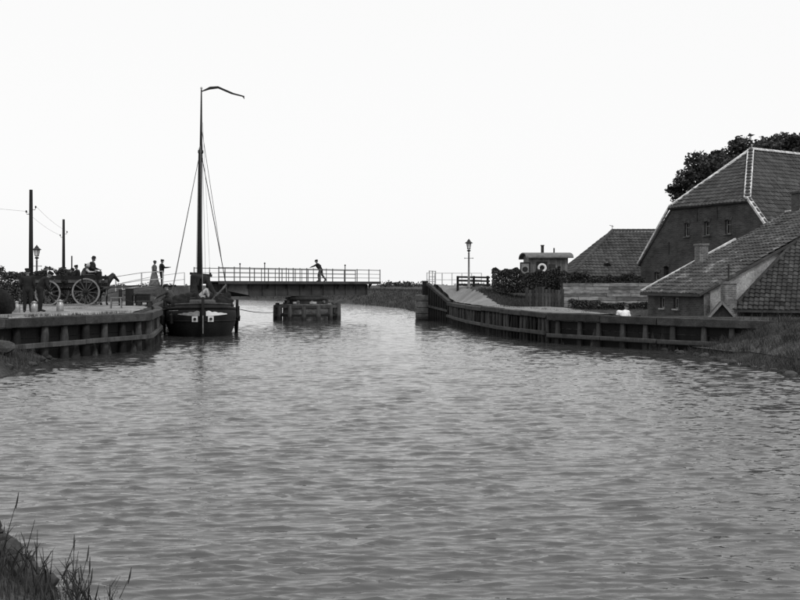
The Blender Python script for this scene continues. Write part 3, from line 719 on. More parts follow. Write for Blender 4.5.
# cottage by the quay
Ce, Cg = Vector((.2,-.98,0)).normalized(), Vector((.98,.2,0)).normalized(); C0 = V(11.3,41.0,0); CW, CE, CR, CRun = 4.75, 2.22, 5.9, 7.2
def cp(e, s, z): return C0+Ce*e+Cg*s+V(0,0,z)
ct = thing('cottage', 'low brick cottage behind the quay with a long lichen-patched tile roof', 'house', tuple(cp(2,4,.4)))
rzC = math.atan2(Ce.y,Ce.x); O = origin(ct)
mb = MB(); mb.prism([cp(0,0,-.4),cp(CW,0,-.4),cp(CW,0,CE-.02),cp(0,0,CE-.02)], Cg*.3); fw = mb.build('front_wall', 'brick', ct)
cw_ = [(1.35,1.72,.42,.48),(2.55,1.72,.42,.48)]; cb = MB()
for e, z, ww, hh in cw_: cb.box(cp(e,.1,z), (ww,.4,hh), rzC)
cut(fw, cb)
for e, z, ww, hh in cw_:
    mb = MB(); mb.box(cp(e,.15,z), (ww,.02,hh), rzC); wn = mb.build('window', 'window_glass', ct)
    mb = MB()
    for s in (-1,1): mb.box(cp(e+s*(ww/2-.03),.11,z), (.06,.04,hh), rzC); mb.box(cp(e,.108,z+s*(hh/2-.03)), (ww-.12,.04,.06), rzC)
    mb.box(cp(e,.112,z), (.03,.03,hh-.1), rzC); mb.build('window_frame', 'dirty_shaded_paint', wn)
    mb = MB(); mb.box(cp(e,-.02,z-hh/2-.03), (ww+.1,.1,.06), rzC); mb.build('window_sill', 'stone', wn)
for e, m_ in ((CW,'plaster'),(0,'brick')):
    mb = MB(); mb.prism([cp(e,.02,-.4),cp(e,2*CRun,-.4),cp(e,2*CRun,CE-.05),cp(e,CRun,CR-.12),cp(e,.02,CE-.05)], Ce*(-.3 if e else .3)); mb.build('gable_wall', m_, ct)
upC = (Cg*CRun+V(0,0,CR-CE)).normalized(); sC = math.hypot(CRun, CR-CE); O_ = cp(-.08,0,CE+.02)-upC*.3
poly = [(0,0),(CW+.25,0),(CW+.25,sC+.3),(0,sC+.3)]
mb = MB(); slab(mb, [O_+Ce*p[0]+upC*p[1] for p in poly]); rf = mb.build('roof', 'lichen_tile', ct)
mb = MB(); pantiles(mb, O_, Ce, upC, poly, tint=.35); mb.build('pantiles', 'lichen_tile', rf, kind='stuff', fix=False)
mb = MB(); slab(mb, [cp(-.08,CRun,CR+.02),cp(CW+.17,CRun,CR+.02),cp(CW+.17,2*CRun+.3,CE-.1),cp(-.08,2*CRun+.3,CE-.1)]); mb.build('rear_roof', 'lichen_tile', ct)
ridge_tiles(ct, cp(-.1,CRun,CR+.1), cp(CW+.2,CRun,CR+.1))
mb = MB(); mb.bar(cp(-.1,-.28,CE+.0), cp(-.1,CRun*.62,CE+(CR-CE)*.62+.13), .14, .12); mb.build('verge', 'mortar', ct)
mb = MB(); mb.bar(cp(CW+.19,-.3,CE-.12), cp(CW+.19,CRun,CR-.02), .05, .1); mb.build('bargeboard', 'weathered_wood', ct)
mb = MB(); mb.bar(cp(-.1,-.3,CE-.14), cp(CW+.2,-.3,CE-.14), .1, .1); mb.build('gutter', 'iron', ct)
chimney(ct, cp(.45,2.4,0), .46, 3.0, 4.30, .8, rz=rzC)
chimney(ct, cp(.7,CRun+.1,0), .6, 5.4, 6.75, None, 'brick', rz=rzC)

# low outbuilding in front of the cottage gable
ob = thing('outbuilding', 'low outbuilding with a broad sagging tile roof at the right edge', 'shed', (15,35,.4))
B1, B2, Cc, Dd = V(13.1,35.5,1.55), V(17.9,32.95,1.55), V(16.5,37.2,4.45), V(21.0,34.8,4.45)
ue = (B2-B1).normalized(); nn = (B2-B1).cross(Cc-B1).normalized(); upB = nn.cross(ue); upB = upB if upB.z > 0 else -upB
pl = [((p-B1).dot(ue), (p-B1).dot(upB)) for p in (B1,B2,Dd,Cc)]
mb = MB(); slab(mb, [B1,B2,Dd,Cc]); rf = mb.build('roof', 'tile', ob)
mb = MB(); pantiles(mb, B1-upB*.05, ue, upB, pl, .19, .22, tint=.4); mb.build('pantiles', 'dark_tile', rf, kind='stuff', fix=False)
mb = MB(); slab(mb, [Cc,Dd,Dd+V(2.4,3.0,-2.6),Cc+V(2.4,3.0,-2.6)]); mb.build('rear_roof', 'tile', ob)
ridge_tiles(ob, B1+V(0,0,.04), Cc+V(0,0,.06), 'dark_tile', r=.08, mat_tile='dark_tile'); ridge_tiles(ob, Cc+V(0,0,.08), Dd+V(0,0,.08), 'tile')
f1, f2 = B1+V(.35,.35,0), B2+V(.1,.35,0)
mb = MB(); mb.prism([V(f1.x,f1.y,-.4),V(f2.x,f2.y,-.4),V(f2.x,f2.y,1.62),V(f1.x,f1.y,1.62)], V(.13,.25,0)); mb.build('front_wall', 'brick', ob)
mb = MB(); mb.prism([V(f1.x,f1.y+.3,-.4),V(Cc.x,Cc.y-.2,-.4),V(Cc.x,Cc.y-.2,4.2),V(f1.x,f1.y+.3,1.7)], V(.2,-.1,0)); mb.build('side_wall', 'plaster', ob)
mb = MB(); mb.bar(B1-upB*.1, B2-upB*.1, .1, .1); mb.build('gutter', 'weathered_wood', ob)
chimney(ob, V(12.98,35.55,0), .46, -.3, 2.55, .72, rz=.1)
pc_ = thing('porch_shed', 'tiny dark lean-to with white-edged gable between cottage and outbuilding chimney', 'shed', (12.3,34.4,.2))
q = [V(11.75,34.7,1.05),V(12.35,34.55,1.80),V(12.95,34.4,1.05)]
mb = MB(); mb.prism([V(11.85,34.68,-.3),V(12.85,34.42,-.3),V(12.85,34.42,1.1),q[1]-V(0,0,.08),V(11.85,34.68,1.1)], V(.2,.7,0)); mb.build('walls', 'fence_wood', pc_)
for a, b in ((q[1],q[0]),(q[1],q[2])):
    mb = MB(); e = (b-a)*1.08; mb.prism([a-V(.04,.15,0),a+e-V(.04,.15,0),a+e+V(.2,.8,0),a+V(.2,.8,0)], (0,0,.06)); r_ = mb.build('roof', 'tile', pc_)
    mb = MB(); mb.bar(a-V(.05,.19,-.03), a+e-V(.05,.19,-.03), .06, .08); mb.build('verge', 'lamp_grey', r_)
mb = MB(); mb.box((12.2,34.53,.9), (.3,.06,.5), -.25); mb.build('window', 'window_glass', pc_)

# keeper's hut
hx0, hx1, hy0, hy1 = 8.38, 10.83, 58.0, 61.0; hz = g(9.5,58)-.05
hut = thing('keepers_hut', 'small boarded hut with a barrel roof and white lifebuoy behind the hedge', 'hut', (9.6,59.5,hz))
for nm, c, s in (('front_wall',((hx0+hx1)/2,hy0+.05,(hz+4.4)/2),(hx1-hx0,.08,4.4-hz)),('side_wall',(hx0+.05,(hy0+hy1)/2,(hz+4.4)/2),(.08,hy1-hy0-.2,4.4-hz)),('side_wall',(hx1-.05,(hy0+hy1)/2,(hz+4.4)/2),(.08,hy1-hy0-.2,4.4-hz)),('rear_wall',((hx0+hx1)/2,hy1-.05,(hz+4.4)/2),(hx1-hx0,.08,4.4-hz))):
    mb = MB(); mb.box(c, s); mb.build(nm, 'hut_board', hut)
mb = MB(); x = hx0
while x < hx1-.05: mb.box((x+.08,hy0-.005,(hz+4.32)/2), (.148,.03,4.3-hz), tint=random.uniform(-.3,.3)); x += .16
y = hy0+.05
while y < hy1-.1: mb.box((hx0-.005,y+.08,(hz+4.32)/2), (.03,.148,4.3-hz), tint=random.uniform(-.3,.3)); y += .16
mb.build('cladding', 'hut_board', hut, kind='stuff')
mb = MB(); pf = []
for k in range(13):
    q = math.pi*k/12; pf.append(((hy0+hy1)/2-1.8*math.cos(q), 4.30+.34*math.sin(q)))
n = len(pf); mb.add([(x,a,b) for x in (hx0-.3,hx1+.3) for a, b in pf]+[(x,a,b-.07) for x in (hx0-.3,hx1+.3) for a, b in pf],
   [(i,i+1,n+i+1,n+i) for i in range(n-1)]+[(2*n+i,3*n+i,3*n+i+1,2*n+i+1) for i in range(n-1)]+[(i,2*n+i,2*n+i+1,i+1) for i in range(n-1)]+[(n+i,n+i+1,3*n+i+1,3*n+i) for i in range(n-1)]+[(0,n,3*n,2*n),(n-1,2*n-1+2*n-n,4*n-1,2*n-1)][:1])
mb.build('roof', 'grey_iron', hut)
mb = MB(); mb.prism([(hx0-.02,a,b-.05) for a, b in pf if hy0 <= a <= hy1]+[(hx0-.02,hy1,4.3),(hx0-.02,hy0,4.3)], (.06,0,0)); mb.build('gable_end', 'hut_board', hut)
mb = MB(); mb.tube([(9.4,59.4,4.6),(9.4,59.4,5.12)], .10, 10); mb.lathe([(.13,0),(.13,.06)], (9.4,59.4,5.08), 10); mb.build('stove_pipe', 'iron', hut)
mb = MB(); mb.tube([(10.2,59.6,4.6),(10.2,59.6,4.95)], .05, 8); mb.build('vent_pipe', 'iron', hut)
mb = MB(); mb.box((9.13,hy0-.05,3.6), (.68,.05,.82)); bd = mb.build('lifebuoy_board', 'black_paint', hut)
mb = MB(); mb.box((9.78,hy0-.04,3.36), (.40,.06,.92)); wn = mb.build('window', 'window_glass', hut)
mb = MB()
for s in (-1,1): mb.box((9.78+s*.2,hy0-.06,3.36), (.05,.06,.97)); mb.box((9.78,hy0-.062,3.36+s*.46), (.35,.06,.05))
mb.build('window_frame', 'fence_wood', wn)
mb = MB(); mb.box((8.05,hy0-.06,3.44), (.60,.04,.98)); sh = mb.build('shutter', 'panel_grey', hut)
mb = MB()
for s in (-1,1): mb.box((8.05+s*.29,hy0-.07,3.44), (.07,.06,1.04)); mb.box((8.05,hy0-.072,3.44+s*.49), (.51,.06,.07))
mb.build('shutter_frame', 'black_paint', sh)
mb = MB(); mb.tube([(8.05,hy0-.10,3.52),(8.05,hy0-.07,3.52)], .17, 16); mb.build('shutter_disc', 'black_paint', sh)
mb = MB(); mb.bar((hx0-.05,hy0-.02,hz),(hx0-.05,hy0-.02,4.35), .1, .1, up=(0,1,0)); mb.build('corner_post', 'hut_board', hut)
# lifebuoy hangs on the board
lb = MB(); n1, n2 = 24, 10; vs = []
for i in range(n1):
    for k in range(n2):
        q, w2 = 2*math.pi*i/n1, 2*math.pi*k/n2; rr = .225+.075*math.cos(w2); vs.append((9.13+rr*math.cos(q), hy0-.15+.06*math.sin(w2), 3.60+rr*math.sin(q)))
lb.add(vs, [(i*n2+k, ((i+1) % n1)*n2+k, ((i+1) % n1)*n2+(k+1) % n2, i*n2+(k+1) % n2) for i in range(n1) for k in range(n2)])
tag(lb.build('lifebuoy', 'white_paint', smooth=True), 'white ring lifebuoy hanging on the front of the keeper\'s hut', 'lifebuoy')

# plank wall and picket fence behind the right quay
pw = thing('plank_wall', 'long weathered wall of pale horizontal boards behind the right quay', 'wall', (11.4,50,1.3))
for r_ in range(7):
    x = 9.05
    while x < 14.2:
        ln_ = random.uniform(.8,2.0); ln_ = min(ln_, 14.3-x)
        if ln_ > .2: mb = MB(); mb.box((x+ln_/2, 50+random.uniform(-.025,.025), 1.28+.19*(r_+.5)+random.uniform(-.008,.008)), (ln_-.02,.06,.175), tint=random.uniform(-.5,.45)); mb.build('board', 'pale_wood', pw)
        x += ln_
for k in range(6): mb = MB(); mb.box((9.1+k*1.03,50.1,1.85), (.12,.1,1.5)); mb.build('post', 'fence_wood', pw)
pk = thing('picket_fence', 'short dark close-boarded fence at the foot of the grassy bank', 'fence', (8,50,1.3))
x = 6.95
while x < 9.0:
    h_ = random.uniform(.95,1.15); mb = MB(); mb.box((x+.09,49.95+random.uniform(-.02,.02),1.25+h_/2), (random.uniform(.13,.17),.035,h_), tint=random.uniform(-.5,.5)); mb.build('picket', 'fence_wood', pk); x += .18
for z in (1.5,2.1): mb = MB(); mb.bar((6.95,50.02,z),(9.0,50.02,z), .06, .1); mb.build('rail', 'fence_wood', pk)

# ------------------------------------------------------------------ vegetation
def leaf_mass(pts, size, tintr=.5, up=.3):
    n = len(pts); pts = np.array(pts); s = size*np.random.uniform(.6,1.4,(n,1))
    a = np.random.normal(size=(n,3)); a /= np.linalg.norm(a, axis=1, keepdims=True)
    b_ = np.cross(a, np.random.normal(size=(n,3))+[0,0,up]); b_ /= np.maximum(np.linalg.norm(b_, axis=1, keepdims=True), 1e-6)
    A_, B_ = a*s, b_*s*.55
    v = np.stack([pts-A_, pts-B_*1.0, pts+A_, pts+B_], 1).reshape(-1, 3)
    mb = MB(); mb.v = v.tolist(); mb.f = [(4*i,4*i+1,4*i+2,4*i+3) for i in range(n)]; mb.t = np.random.uniform(-tintr,tintr,n).tolist(); mb.m = [0]*n
    return mb
def hedge(name, label, a, b, wd, h, n, size=.07, cat='hedge'):
    a, b = Vector(a), Vector(b); d_ = b-a; d_.z = 0; L = d_.length; d_.normalize(); nn_ = V(d_.y,-d_.x,0)
    root = thing(name, label, cat, tuple((a+b)/2))
    t_ = np.random.uniform(0,1,n); bump = 1+.10*np.sin(t_*L*1.9)+.07*np.sin(t_*L*4.7+1)+.05*np.sin(t_*L*9.1)
    u_ = np.random.uniform(-1,1,n); z_ = np.random.uniform(0,1,n)
    sh = np.random.rand(n) < .75                      # most leaves on the clipped outside
    side = np.random.rand(n) < .55
    u_ = np.where(sh & side, np.sign(u_)*np.random.uniform(.85,1.12,n), u_); z_ = np.where(sh & ~side, np.random.uniform(.9,1.1,n), z_)
    P = np.stack([a.x+(b.x-a.x)*t_+nn_.x*u_*wd/2, a.y+(b.y-a.y)*t_+nn_.y*u_*wd/2, a.z+(b.z-a.z)*t_+z_*h*bump], 1)
    leaf_mass(P, size).build('foliage', 'leaf', root, fix=False, kind='stuff')
    mb = MB()
    for i in range(int(L/.4)):
        p = a.lerp(b, (i+.5)/int(L/.4)); mb = MB(); mb.tube([p, p+V(random.uniform(-.1,.1),random.uniform(-.1,.1),h*.5), p+V(random.uniform(-.2,.2),0,h*.9)], [.03,.02,.01], 5); mb.build('stem', 'bark', root)
    return root
hedge('hedge', 'thick clipped dark hedge in front of the keeper\'s hut', (5.75,56.2,2.0), (9.9,55.6,2.05), 1.1, 1.25, 16000, .06)
hedge('hedge', 'low dark hedge running behind the plank wall towards the farmhouse', (9.8,55.0,1.95), (14.6,53.6,1.7), .9, 1.15, 9000, .06)
hedge('hedge', 'dark hedge behind the wagon at the left edge', (-27,50.5,1.3), (-17.2,51.5,1.35), 1.2, 1.75, 20000, .07)
hedge('shrub_row', 'dark low weeds growing along the foot of the plank wall', (9.2,48.9,1.1), (13.8,48.9,.9), .9, .5, 5000, .06, 'shrub')
def tree(label, base, H, crown_c, crown_r, n_cl, n_leaf, seed, name='elm_tree'):
    random.seed(seed); np.random.seed(seed)
    root = thing(name, label, 'tree', base, group='trees behind the farmhouse'); b_ = Vector(base); cc_ = Vector(crown_c)
    mb = MB(); mb.tube([b_-V(0,0,.2), b_+V(.05,0,H*.2), b_.lerp(cc_,.6)], [.38,.28,.2], 10); 
    P = []; tips = []
    for k in range(n_cl):
        while True:
            v_ = Vector((random.uniform(-1.3,1.3),random.uniform(-1,1),random.uniform(-1.3,1.3)))
            if .3 < v_.length < 1+.07*math.sin(5*math.atan2(v_.z,v_.x)+seed)+.06*math.sin(11*math.atan2(v_.z,v_.x)): break
        tips.append(cc_+Vector((v_.x*crown_r[0],v_.y*crown_r[1],v_.z*crown_r[2])))
    fork = b_.lerp(cc_,.6)
    for tp in tips:
        if random.random() < .55:
            md_ = fork.lerp(tp,.5)+V(random.uniform(-.4,.4),random.uniform(-.4,.4),.2); mb.tube([fork, md_, tp], [.11,.06,.02], 5, cap=False)
    mb.build('trunk', 'bark', root)
    for tp in tips:
        r_ = random.choice((.45,.6,.8,1.0,1.2)); m_ = int(n_leaf*r_)
        q = np.random.normal(size=(m_,3)); q /= np.linalg.norm(q, axis=1, keepdims=True); q *= (np.random.rand(m_,1)**.45)*r_; q[:,2] *= .7
        P.append(q+np.array(tp))
    leaf_mass(np.concatenate(P), .15, .55).build('crown', 'leaf', root, fix=False)
tree('bushy dark tree leaning out left behind the farmhouse roof', (26.3,75,1.3), 11, (25.9,75,10.1), (2.9,3.0,2.9), 110, 230, 11)
tree('dark tree rising above the farmhouse ridge beside the weather vane', (30.8,78,1.3), 13, (30.6,78,11.9), (4.6,3.0,2.9), 190, 230, 12)
tree('tallest dark tree at the right edge above the farmhouse ridge', (35.4,77,1.3), 14, (33.9,77,12.3), (4.8,3.0,3.0), 190, 230, 13)
random.seed(21); np.random.seed(21)
# far-off bushes along the horizon
P = []
for k in range(450):
    x = random.uniform(-620,620); y = random.uniform(520,900); r_ = random.uniform(.8,2.4); 
    if k > 430: x = random.uniform(-9,12); y = random.uniform(505,540); r_ = random.uniform(1.6,2.9)
    elif math.sin(x*.021)+math.sin(x*.057+1) < -.2: continue
    q = np.random.normal(size=(26,3)); q /= np.linalg.norm(q, axis=1, keepdims=True); q *= r_*np.random.rand(26,1)**.4*np.array([2.2,1,.8]); P.append(q+np.array([x,y,1.2+r_*.6]))
o = leaf_mass(np.concatenate(P), .8, .4).build('distant_bushes', 'leaf', fix=False); tag(o, 'low far-off bushes and trees along the flat horizon', None, kind='stuff')
def grass(name, label, sampler, n, h0, h1, wd, m='grass_blade', lean=.35):
    P = sampler(n*3); 
    d_ = sdist(P[:,0], P[:,1]); P = P[d_ > .1][:n]; n = len(P); Z = ground(P[:,0], P[:,1])
    h = np.random.uniform(h0, h1, n); a = np.random.uniform(0, 2*np.pi, n); l = np.random.uniform(.1, lean, n)*h; b_ = np.random.uniform(0, 2*np.pi, n)
    base = np.stack([P[:,0], P[:,1], Z-.03], 1); sx = np.stack([np.cos(a), np.sin(a), np.zeros(n)], 1)*wd/2; ld = np.stack([np.cos(b_), np.sin(b_), np.zeros(n)], 1)
    mid = base+np.stack([np.zeros(n), np.zeros(n), h*.6], 1)+ld*(l*.35)[:,None]; top = base+np.stack([np.zeros(n), np.zeros(n), h], 1)+ld*l[:,None]
    v = np.stack([base-sx, base+sx, mid+sx*.7, mid-sx*.7, top], 1).reshape(-1, 3)
    mb = MB(); mb.v = v.tolist(); mb.t = np.repeat(np.random.uniform(-.5,.6,n), 2).tolist(); mb.m = [0]*(2*n)
    mb.f = [f for i in range(n) for f in ((5*i,5*i+1,5*i+2,5*i+3),(5*i+3,5*i+2,5*i+4))]
    o = mb.build(name, m, fix=False); tag(o, label, None, kind='stuff'); return o
def quad_s(c):                           # sample a quadrilateral
    c = np.array(c, float)
    def f(n):
        u_, v_ = np.random.rand(n,1), np.random.rand(n,1); return (c[0]*(1-u_)+c[1]*u_)*(1-v_)+(c[3]*(1-u_)+c[2]*u_)*v_
    return f
def clump_s(c, k, r):
    f = quad_s(c)
    def h(n):
        C_ = f(k); return C_[np.random.randint(0, k, n)]+np.random.normal(size=(n,2))*r
    return h
grass('bank_grass', 'short grass on the near bank at the lower left corner', quad_s([(-8,7),(-1.6,5),(-4.0,10.6),(-9,14.5)]), 16000, .06, .22, .010)
grass('bank_grass', 'rough grass and weeds on the right bank below the quay end', clump_s([(10.5,23),(17,22),(16,31),(10.2,33.5)], 260, .28), 14000, .06, .36, .016, 'dark_blade', 1.0)
grass('bank_grass', 'rough grass on the left bank below the quay wall', clump_s([(-10.9,24),(-15,23),(-14.0,25.5),(-11.2,31)], 60, .25), 4500, .08, .3, .018, 'dark_blade')
grass('bank_grass', 'rough grass on the slope below the clipped hedge', quad_s([(5.7,50.2),(9.2,51),(9.6,55.3),(5.0,58.5)]), 7000, .1, .28, .022, 'dark_blade')
grass('bank_grass', 'long grass along the far canal bank beyond the bridge', quad_s([(2.3,69),(10,69),(2,125),(-7.0,126)]), 9000, .15, .4, .05, 'dark_blade')
grass('verge_grass', 'thin weeds along the edges of the right quay path', clump_s([(4.6,50),(6.0,50),(10,37.3),(8.6,36.6)], 40, .15), 900, .05, .16, .016, 'dark_blade')
# reeds standing in the shallows at lower left
for i in range(48):
    x, y = -2.75+random.uniform(-.7,.5), 7.1+random.uniform(-.4,.35)
    z = max(g(x,y),-.25); h_ = random.uniform(.18,.55)*(.75 if x > -2.5 else 1)
    rt = tag(bpy.data.objects.new('reed', None), 'slender reed with a dark tip standing at the lower left water edge', 'reed', 'reeds at the lower left water edge'); COL.objects.link(rt); rt.location = (x,y,z)
    lx, ly = random.uniform(-.12,.16), random.uniform(-.08,.08)
    mb = MB(); mb.tube([(0,0,-.05),(lx*.4,ly*.4,h_*.55),(lx,ly,h_)], [.005,.004,.002], 5); mb.build('stalk', 'dark_blade', rt, False)
    if i % 3 == 0: mb = MB(); mb.tube([(lx,ly,h_-.03),(lx*1.1,ly*1.1,h_+.03),(lx*1.2,ly*1.2,h_+.1)], [.004,.007,.002], 6); mb.build('seed_head', 'dark_blade', rt, False)
    for k in range(2):
        q = random.uniform(0,6.28); c_, s_ = math.cos(q)*.12, math.sin(q)*.12; z1 = h_*random.uniform(.2,.4)
        mb = MB(); mb.add([(0,0,z1),(c_*.5,s_*.5,z1+.12),(c_*.5+.012,s_*.5,z1+.12),(c_*1.2,s_*1.2,z1+.14+random.uniform(0,.12)),(.008,0,z1)], [(0,1,2,4),(1,3,2)]); mb.build('leaf', 'dark_blade', rt, False)
# stones of the bank edges
def rock(name, label, c, s, seed, m='stone', group=None):
    random.seed(seed); b_ = bmesh.new(); bmesh.ops.create_icosphere(b_, subdivisions=2, radius=1)
    ax = [Vector((random.gauss(0,1),random.gauss(0,1),random.gauss(0,1))).normalized() for _ in range(9)]
    for v_ in b_.verts:
        for a_ in ax:
            t_ = v_.co.dot(a_)
            if t_ > .72: v_.co -= a_*(t_-.72)
        v_.co = Vector((v_.co.x*s[0],v_.co.y*s[1],v_.co.z*s[2]))
    me = bpy.data.meshes.new(name); b_.to_mesh(me); b_.free(); me.materials.append(MATS[m])
    o = bpy.data.objects.new(name, me); COL.objects.link(o); o.location = c; o.rotation_euler = (0,0,random.uniform(0,6)); return tag(o, label, 'stone', group)
ORD = ['first','second','third','fourth','fifth','sixth','seventh','eighth','ninth','tenth','eleventh','twelfth','thirteenth','fourteenth']
edge = [(-4.42,9.75),(-4.28,9.35),(-4.05,9.1),(-3.9,8.7),(-3.62,8.45),(-3.45,8.15),(-3.2,7.85),(-3.05,7.55),(-2.82,7.3)]
for i, (x, y) in enumerate(edge):
    rock('edge_stone', ORD[i]+' rough stone from the left along the lower left water edge', (x-.08,y-.05,g(x-.08,y-.05)+.06), (.15+.05*random.random(),.12,.10), 40+i, ('dark_stone','wet_stone')[i % 2], 'stones along the lower left bank')
rock('boulder', 'large rounded boulder lying below the left quay wall', (-11.95,26.9,.62), (.58,.45,.24), 70, 'wet_stone')
for i, (x, y, s_) in enumerate([(-11.1,27.6,.2),(-11.4,29.0,.24),(-11.0,25.8,.18),(-11.5,29.9,.2)]):
    rock('bank_stone', ('small dark stone just right of the boulder on the left bank','dark stone halfway between the boulder and the quay piles','smallest dark stone on the left bank, nearest the left edge','dark stone at the foot of the first quay piles on the left')[i], (x-.2,y,g(x-.2,y)+.03), (s_,s_*.8,s_*.6), 80+i, 'wet_stone', 'stones on the left bank')
for i in range(14):
    random.seed(100+i); t_ = i/13; x = 10.05+.65*t_+random.uniform(0,.35); y = 34.2-9.5*t_; s_ = random.uniform(.12,.28)
    rock('bank_stone', ORD[i]+' dark rubble stone from the quay end along the right bank water edge', (x,y,max(0,g(x,y))+.02), (s_,s_*.8,s_*.55), 90+i, ('wet_stone','dark_stone')[i % 3 == 0], 'stones along the right bank')
random.seed(5); np.random.seed(5)
strip('bank_path', 'pale trodden sandy strip on the right bank', [(10.75,33.2),(11.5,29.8),(12.0,26.5)], [(11.6,32.6),(12.5,30.2),(13.3,27.5)], 'sandy_earth', 30, 8, .03, .02)

grass('bank_grass', 'grass on the far canal bank where it bends away left behind the bridge', quad_s([(-7,126.5),(2,126),(-20,175),(-29,161.5)]), 5000, .15, .5, .09, 'dark_blade')

grass('verge_grass', 'tufts of weeds along the edge of the left quay', clump_s([(-13.2,29.5),(-12.7,29.2),(-10.25,34.6),(-10.6,35.0)], 26, .12), 900, .05, .2, .016, 'dark_blade')
grass('verge_grass', 'tufts of weeds scattered over the left quay yard', clump_s([(-22,38),(-12.3,40),(-14.2,49),(-24,51)], 26, .2), 700, .04, .12, .016, 'dark_blade')

# ------------------------------------------------------------------ the barge, bow towards the camera
bt = thing('sailing_barge', 'black sailing barge with a tall mast moored at the left quay, bow forward', 'barge', (-9.42,43.0,0), .24)
BLn, BB = 15.0, 1.82
def sheer(y): return 1.38+.24*abs((y-BLn/2)/(BLn/2))**2
def hull_pt(q, f, inset=0, dz=0):
    lv = [(-.5,.70,.90),(0,.88,.95),(.35,.99,.985),(.62,1.02,1.0),(.8,1.01,1.0),(1.0,.93,.985)]
    for (f0,b0,l0),(f1,b1,l1) in zip(lv, lv[1:]):
        if f <= f1+1e-6:
            t_ = (f-f0)/(f1-f0); bs, ls = b0+(b1-b0)*t_, l0+(l1-l0)*t_; break
    c, s = math.cos(q), math.sin(q)
    x = (BB*bs-inset)*math.copysign(abs(c)**(2/2.7), c); y = BLn/2+(BLn/2*ls-inset)*math.copysign(abs(s)**(2/3.9), s)
    return V(x, y, (f*sheer(y) if f > 0 else f)+dz)
NQ = 96; lev = [-.5,-.2,0,.18,.35,.5,.62,.72,.8,.9,1.0]
def ringq(): return [2*math.pi*k/NQ-math.pi/2 for k in range(NQ)]
mb = MB(); vs = [hull_pt(q, f) for f in lev for q in ringq()]
mb.add(vs, [(i*NQ+k, i*NQ+(k+1) % NQ, (i+1)*NQ+(k+1) % NQ, (i+1)*NQ+k) for i in range(len(lev)-1) for k in range(NQ)]+[tuple(range(NQ))])
top = [hull_pt(q, 1.0, .0) for q in ringq()]; inn = [hull_pt(q, 1.0, .10) for q in ringq()]; dk = [hull_pt(q, 1.0, .12, -.32) for q in ringq()]
mb.add(top+inn+dk, [(k, (k+1) % NQ, NQ+(k+1) % NQ, NQ+k) for k in range(NQ)]+[(NQ+k, NQ+(k+1) % NQ, 2*NQ+(k+1) % NQ, 2*NQ+k) for k in range(NQ)])
hull = mb.build('hull', 'hull_tar', bt, False, True)
mb = MB(); mb.add(dk, [tuple(range(NQ))]); mb.build('deck', 'tarred_wood', bt, False)
def band(f, w_, out, m, name, parent, q0=-math.pi, q1=math.pi, n=96, tint=0):
    mb = MB(); vs = []
    for k in range(n+1):
        q = q0+(q1-q0)*k/n; p = hull_pt(q, f); c = hull_pt(q, f, .2); o_ = (p-c); o_.z = 0; o_.normalize()
        for a_, b_ in ((-.02,-w_/2),(out,-w_/2),(out,w_/2),(-.02,w_/2)): vs.append(p+o_*a_+V(0,0,b_))
    mb.add(vs, [(4*k+j, 4*k+4+j, 4*k+4+(j+1) % 4, 4*k+(j+1) % 4) for k in range(n) for j in range(4)], tint); return mb.build(name, m, parent, False, True)
band(.88, .13, .07, 'tarred_wood', 'rubbing_strake', hull); band(1.0, .08, .04, 'weathered_wood', 'gunwale', hull)
band(.48, .05, .03, 'hull_tar', 'lower_strake', hull)
band(.80, .04, .012, 'dirty_shaded_paint', 'white_line', hull, -math.pi/2-.95, -math.pi/2-.55, 20); 
# stem post
st = [V(0,-.02,-.4),V(0,-.10,.3),V(0,-.14,1.0),V(0,-.13,1.6),V(0,-.08,1.9)]
mb = MB()
for a_, b_ in zip(st, st[1:]): mb.bar(a_-V(0,0,.01), b_+V(0,0,.01), .13, .26, up=(0,1,0))
sp = mb.build('stem_post', 'tarred_wood', bt, False)
mb = MB(); mb.box((0,-.06,1.95), (.2,.24,.12)); mb.build('stem_cap', 'pale_cloth', sp, False)
mb = MB(); mb.bar((0,-.30,0.2),(0,-.30,1.05), .035, .03, up=(0,1,0)); mb.build('stem_strip', 'dirty_shaded_paint', sp, False)
